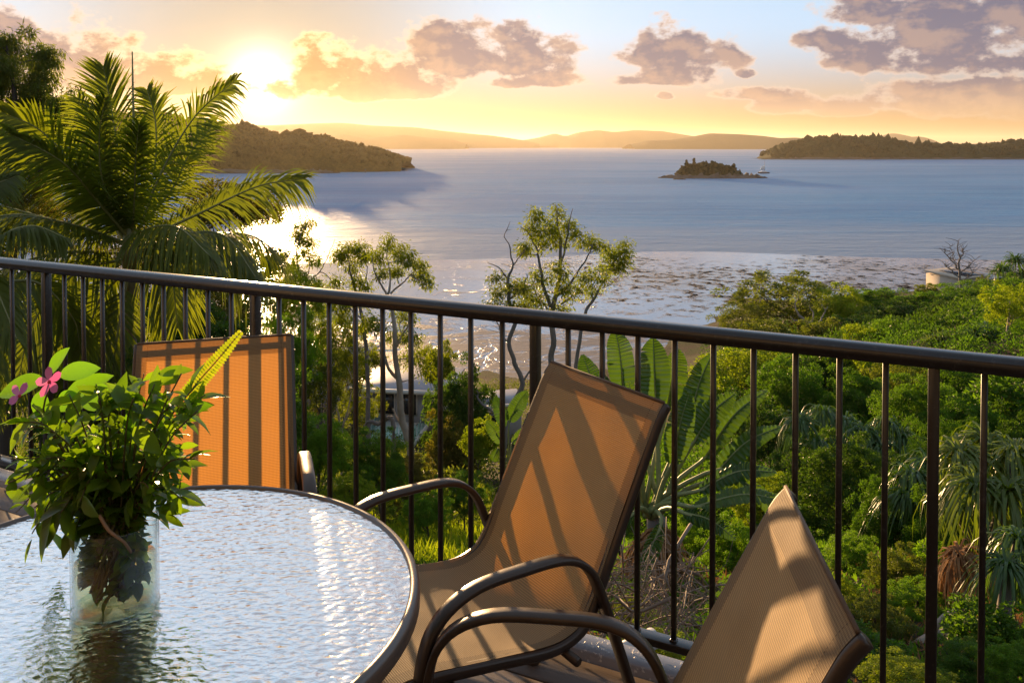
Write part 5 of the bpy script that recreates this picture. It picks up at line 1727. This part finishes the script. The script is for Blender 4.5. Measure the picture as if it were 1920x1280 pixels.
MB().tube(spline([np.array(at(1740, 1205, 8.4)) - l0, np.array(at(1765, 1160, 8.5)) - l0, np.array(at(1800, 1140, 8.6)) - l0], 8), np.linspace(.04, .02, 8), 6).build('branch', PALEBARK, lg, True)
tag(lg, 'pale fallen log lying on the slope at the lower right', 'log')
pp_ = empty('drain_pipe', tuple(at(1190, 1215, 4.6)))
MB().tube([(-.16, -.1, -.01), (.12, .1, .0)], .055, 14).build('pipe', plain('pale_pipe', (.5, .48, .46), .5), pp_, True)
tag(pp_, 'pale pipe end lying just below the deck edge beam', 'pipe')
# ------------------------------------------------------------ houses
CREAM = plain('cream_render', (.48, .40, .31), .8, var=.1, scale=2)
GREYW = plain('grey_render', (.30, .28, .27), .8, var=.1, scale=2)
ROOFM = plain('grey_roof_sheet', (.20, .19, .215), .35, var=.15, scale=1.5)
FASC = plain('pale_fascia', (.62, .58, .52), .55, var=.05)
TILE = plain('pale_deck_tiles', (.55, .53, .50), .4, var=.1, scale=3)
SOLAR = plain('solar_glass', (.015, .018, .03), .15, var=.2)
WINM = plain('window_glass', (.03, .035, .04), .08, var=.2)
BALG = clear_glass('balcony_glass', 1.4, (.75, .9, .85))
def house(name, px, py, Y, rot, label):
    p_ = at(px, py, Y)
    h = empty(name, (p_.x, p_.y, gz(p_.x, p_.y) - .2), rot)
    tag(h, label, 'house')
    return h, p_.z - h.location.z
# house below, among the gums: flat sheet roofs and glass balconies
h1, zr = house('glass_balcony_house', 760, 715, 72, R(-8), 'flat roofed house with glass balconies below the gums')
MB().box((0, 1.5, zr - .15), (8.2, 7.5, .16)).build('roof', ROOFM, h1, bevel=.03)
MB().box((0, -2.34, zr - .19), (8.36, .12, .34)).build('fascia', FASC, h1)
MB().box((-4.21, 1.5, zr - .19), (.12, 7.6, .34)).build('fascia', FASC, h1)
MB().box((.2, 1.9, (zr - .25) / 2), (7.4, 6.2, zr - .25)).build('wall', GREYW, h1)
for x in (-3.2, -1.3, .6, 2.6):
    wv = MB().box((x, -1.25, zr - 1.45), (1.5, .12, 2.0)).build('window', FASC, h1)
    MB().box((x, -1.33, zr - 1.45), (1.34, .06, 1.84)).build('pane', WINM, wv)
def balcony(x0, x1, y0, y1, z, nm='balcony'):
    b = MB().box(((x0 + x1) / 2, (y0 + y1) / 2, z - .2), (x1 - x0, y1 - y0, .4)).build(nm, FASC, h1, bevel=.03)
    MB().box(((x0 + x1) / 2, (y0 + y1) / 2, z + .012), (x1 - x0 - .1, y1 - y0 - .1, .02)).build('deck_tiles', TILE, b)
    n_ = max(2, round((x1 - x0) / 1.3))
    for k in range(n_):
        a = x0 + (x1 - x0) * (k + .5) / n_
        MB().box((a, y0 + .06, z + .56), ((x1 - x0) / n_ - .06, .02, 1.0)).build('glass_panel', BALG, b)
        MB().box((a - (x1 - x0) / n_ / 2 + .03, y0 + .06, z + .2), (.06, .06, .38)).build('spigot', DARKP, b)
    n_ = max(2, round((y1 - y0) / 1.3))
    for k in range(n_):
        for xx in (x0 + .06, x1 - .06):
            MB().box((xx, y0 + (y1 - y0) * (k + .5) / n_, z + .56), (.02, (y1 - y0) / n_ - .06, 1.0)).build('glass_panel', BALG, b)
    for xx in (x0 + .3, x1 - .3):
        MB().box((xx, y0 + .4, (z - .4) / 2), (.18, .18, z - .4)).build('post', FASC, b)
balcony(-1.2, 2.6, -7.0, -2.6, zr - 2.6)
balcony(-2.4, .1, -10.4, -7.4, zr - 4.4)
h1b, zb = house('grey_roof_house', 615, 655, 88, R(-24), 'low house with long grey roof left of the glass balconies')
MB().box((0, 1, zb - .1), (8, 6, .18)).build('roof', ROOFM, h1b, bevel=.03)
MB().box((0, -2.06, zb - .15), (8.1, .1, .32)).build('fascia', FASC, h1b)
MB().box((0, 1.2, (zb - .2) / 2), (7.2, 5, zb - .2)).build('wall', GREYW, h1b)
for x in (-2.2, .4, 2.4):
    wv = MB().box((x, -1.34, zb - 1.3), (1.5, .1, 1.3)).build('window', FASC, h1b)
    MB().box((x, -1.41, zb - 1.3), (1.36, .06, 1.16)).build('pane', WINM, wv)
h1c, zc = house('small_roof_house', 935, 752, 66, R(16), 'small grey skillion roof right of the dark bush')
MB().box((0, .8, zc), (4.2, 3.0, .14), Matrix.Rotation(R(5), 3, 'X')).build('roof', ROOFM, h1c)
MB().box((0, -.74, zc - .16), (4.3, .1, .24)).build('fascia', FASC, h1c)
MB().box((0, .9, (zc - .3) / 2), (3.6, 2.2, zc - .3)).build('wall', GREYW, h1c)
wv = MB().box((-.6, -.24, zc - 1.1), (1.4, .1, .9)).build('window', FASC, h1c)
MB().box((-.6, -.31, zc - 1.1), (1.26, .06, .76)).build('pane', WINM, wv)
# cream house on the far shore, right
h2, z2 = house('cream_house', 1812, 512, 146, R(28), 'cream house with solar panels near the shore at the far right')
MB().box((-2.6, 0, z2 / 2), (7.0, 6.5, z2)).build('wall', CREAM, h2)
MB().box((3.6, .6, (z2 - .9) / 2), (5.6, 5.4, z2 - .9)).build('wall', GREYW, h2)
rf = MB().box((-2.6, 0, z2 + .15), (7.5, 7.0, .28), Matrix.Rotation(R(4), 3, 'X')).build('roof', CREAM, h2, bevel=.04)
MB().box((-1.9, -.4, z2 + .36), (4.8, 5.0, .08), Matrix.Rotation(R(4), 3, 'X')).build('solar_panel', SOLAR, rf)
rf = MB().box((3.6, .6, z2 - .7), (6.1, 6.0, .22), Matrix.Rotation(R(5), 3, 'X')).build('roof', ROOFM, h2, bevel=.04)
MB().box((3.2, .2, z2 - .5), (3.0, 3.6, .08), Matrix.Rotation(R(5), 3, 'X')).build('solar_panel', SOLAR, rf)
for x, y, w_ in ((-4.6, -3.3, 1.2), (-2.6, -3.3, 1.6), (-.6, -3.3, 1.2), (2.6, -2.15, 1.5), (4.8, -2.15, 1.5)):
    wv = MB().box((x, y, z2 - 1.7), (w_, .12, 1.5)).build('window', FASC, h2)
    MB().box((x, y - .08, z2 - 1.7), (w_ - .16, .06, 1.34)).build('pane', WINM, wv)
MB().box((.7, -3.0, (z2 - .4) / 2), (.5, .5, z2 - .4)).build('pillar', CREAM, h2)
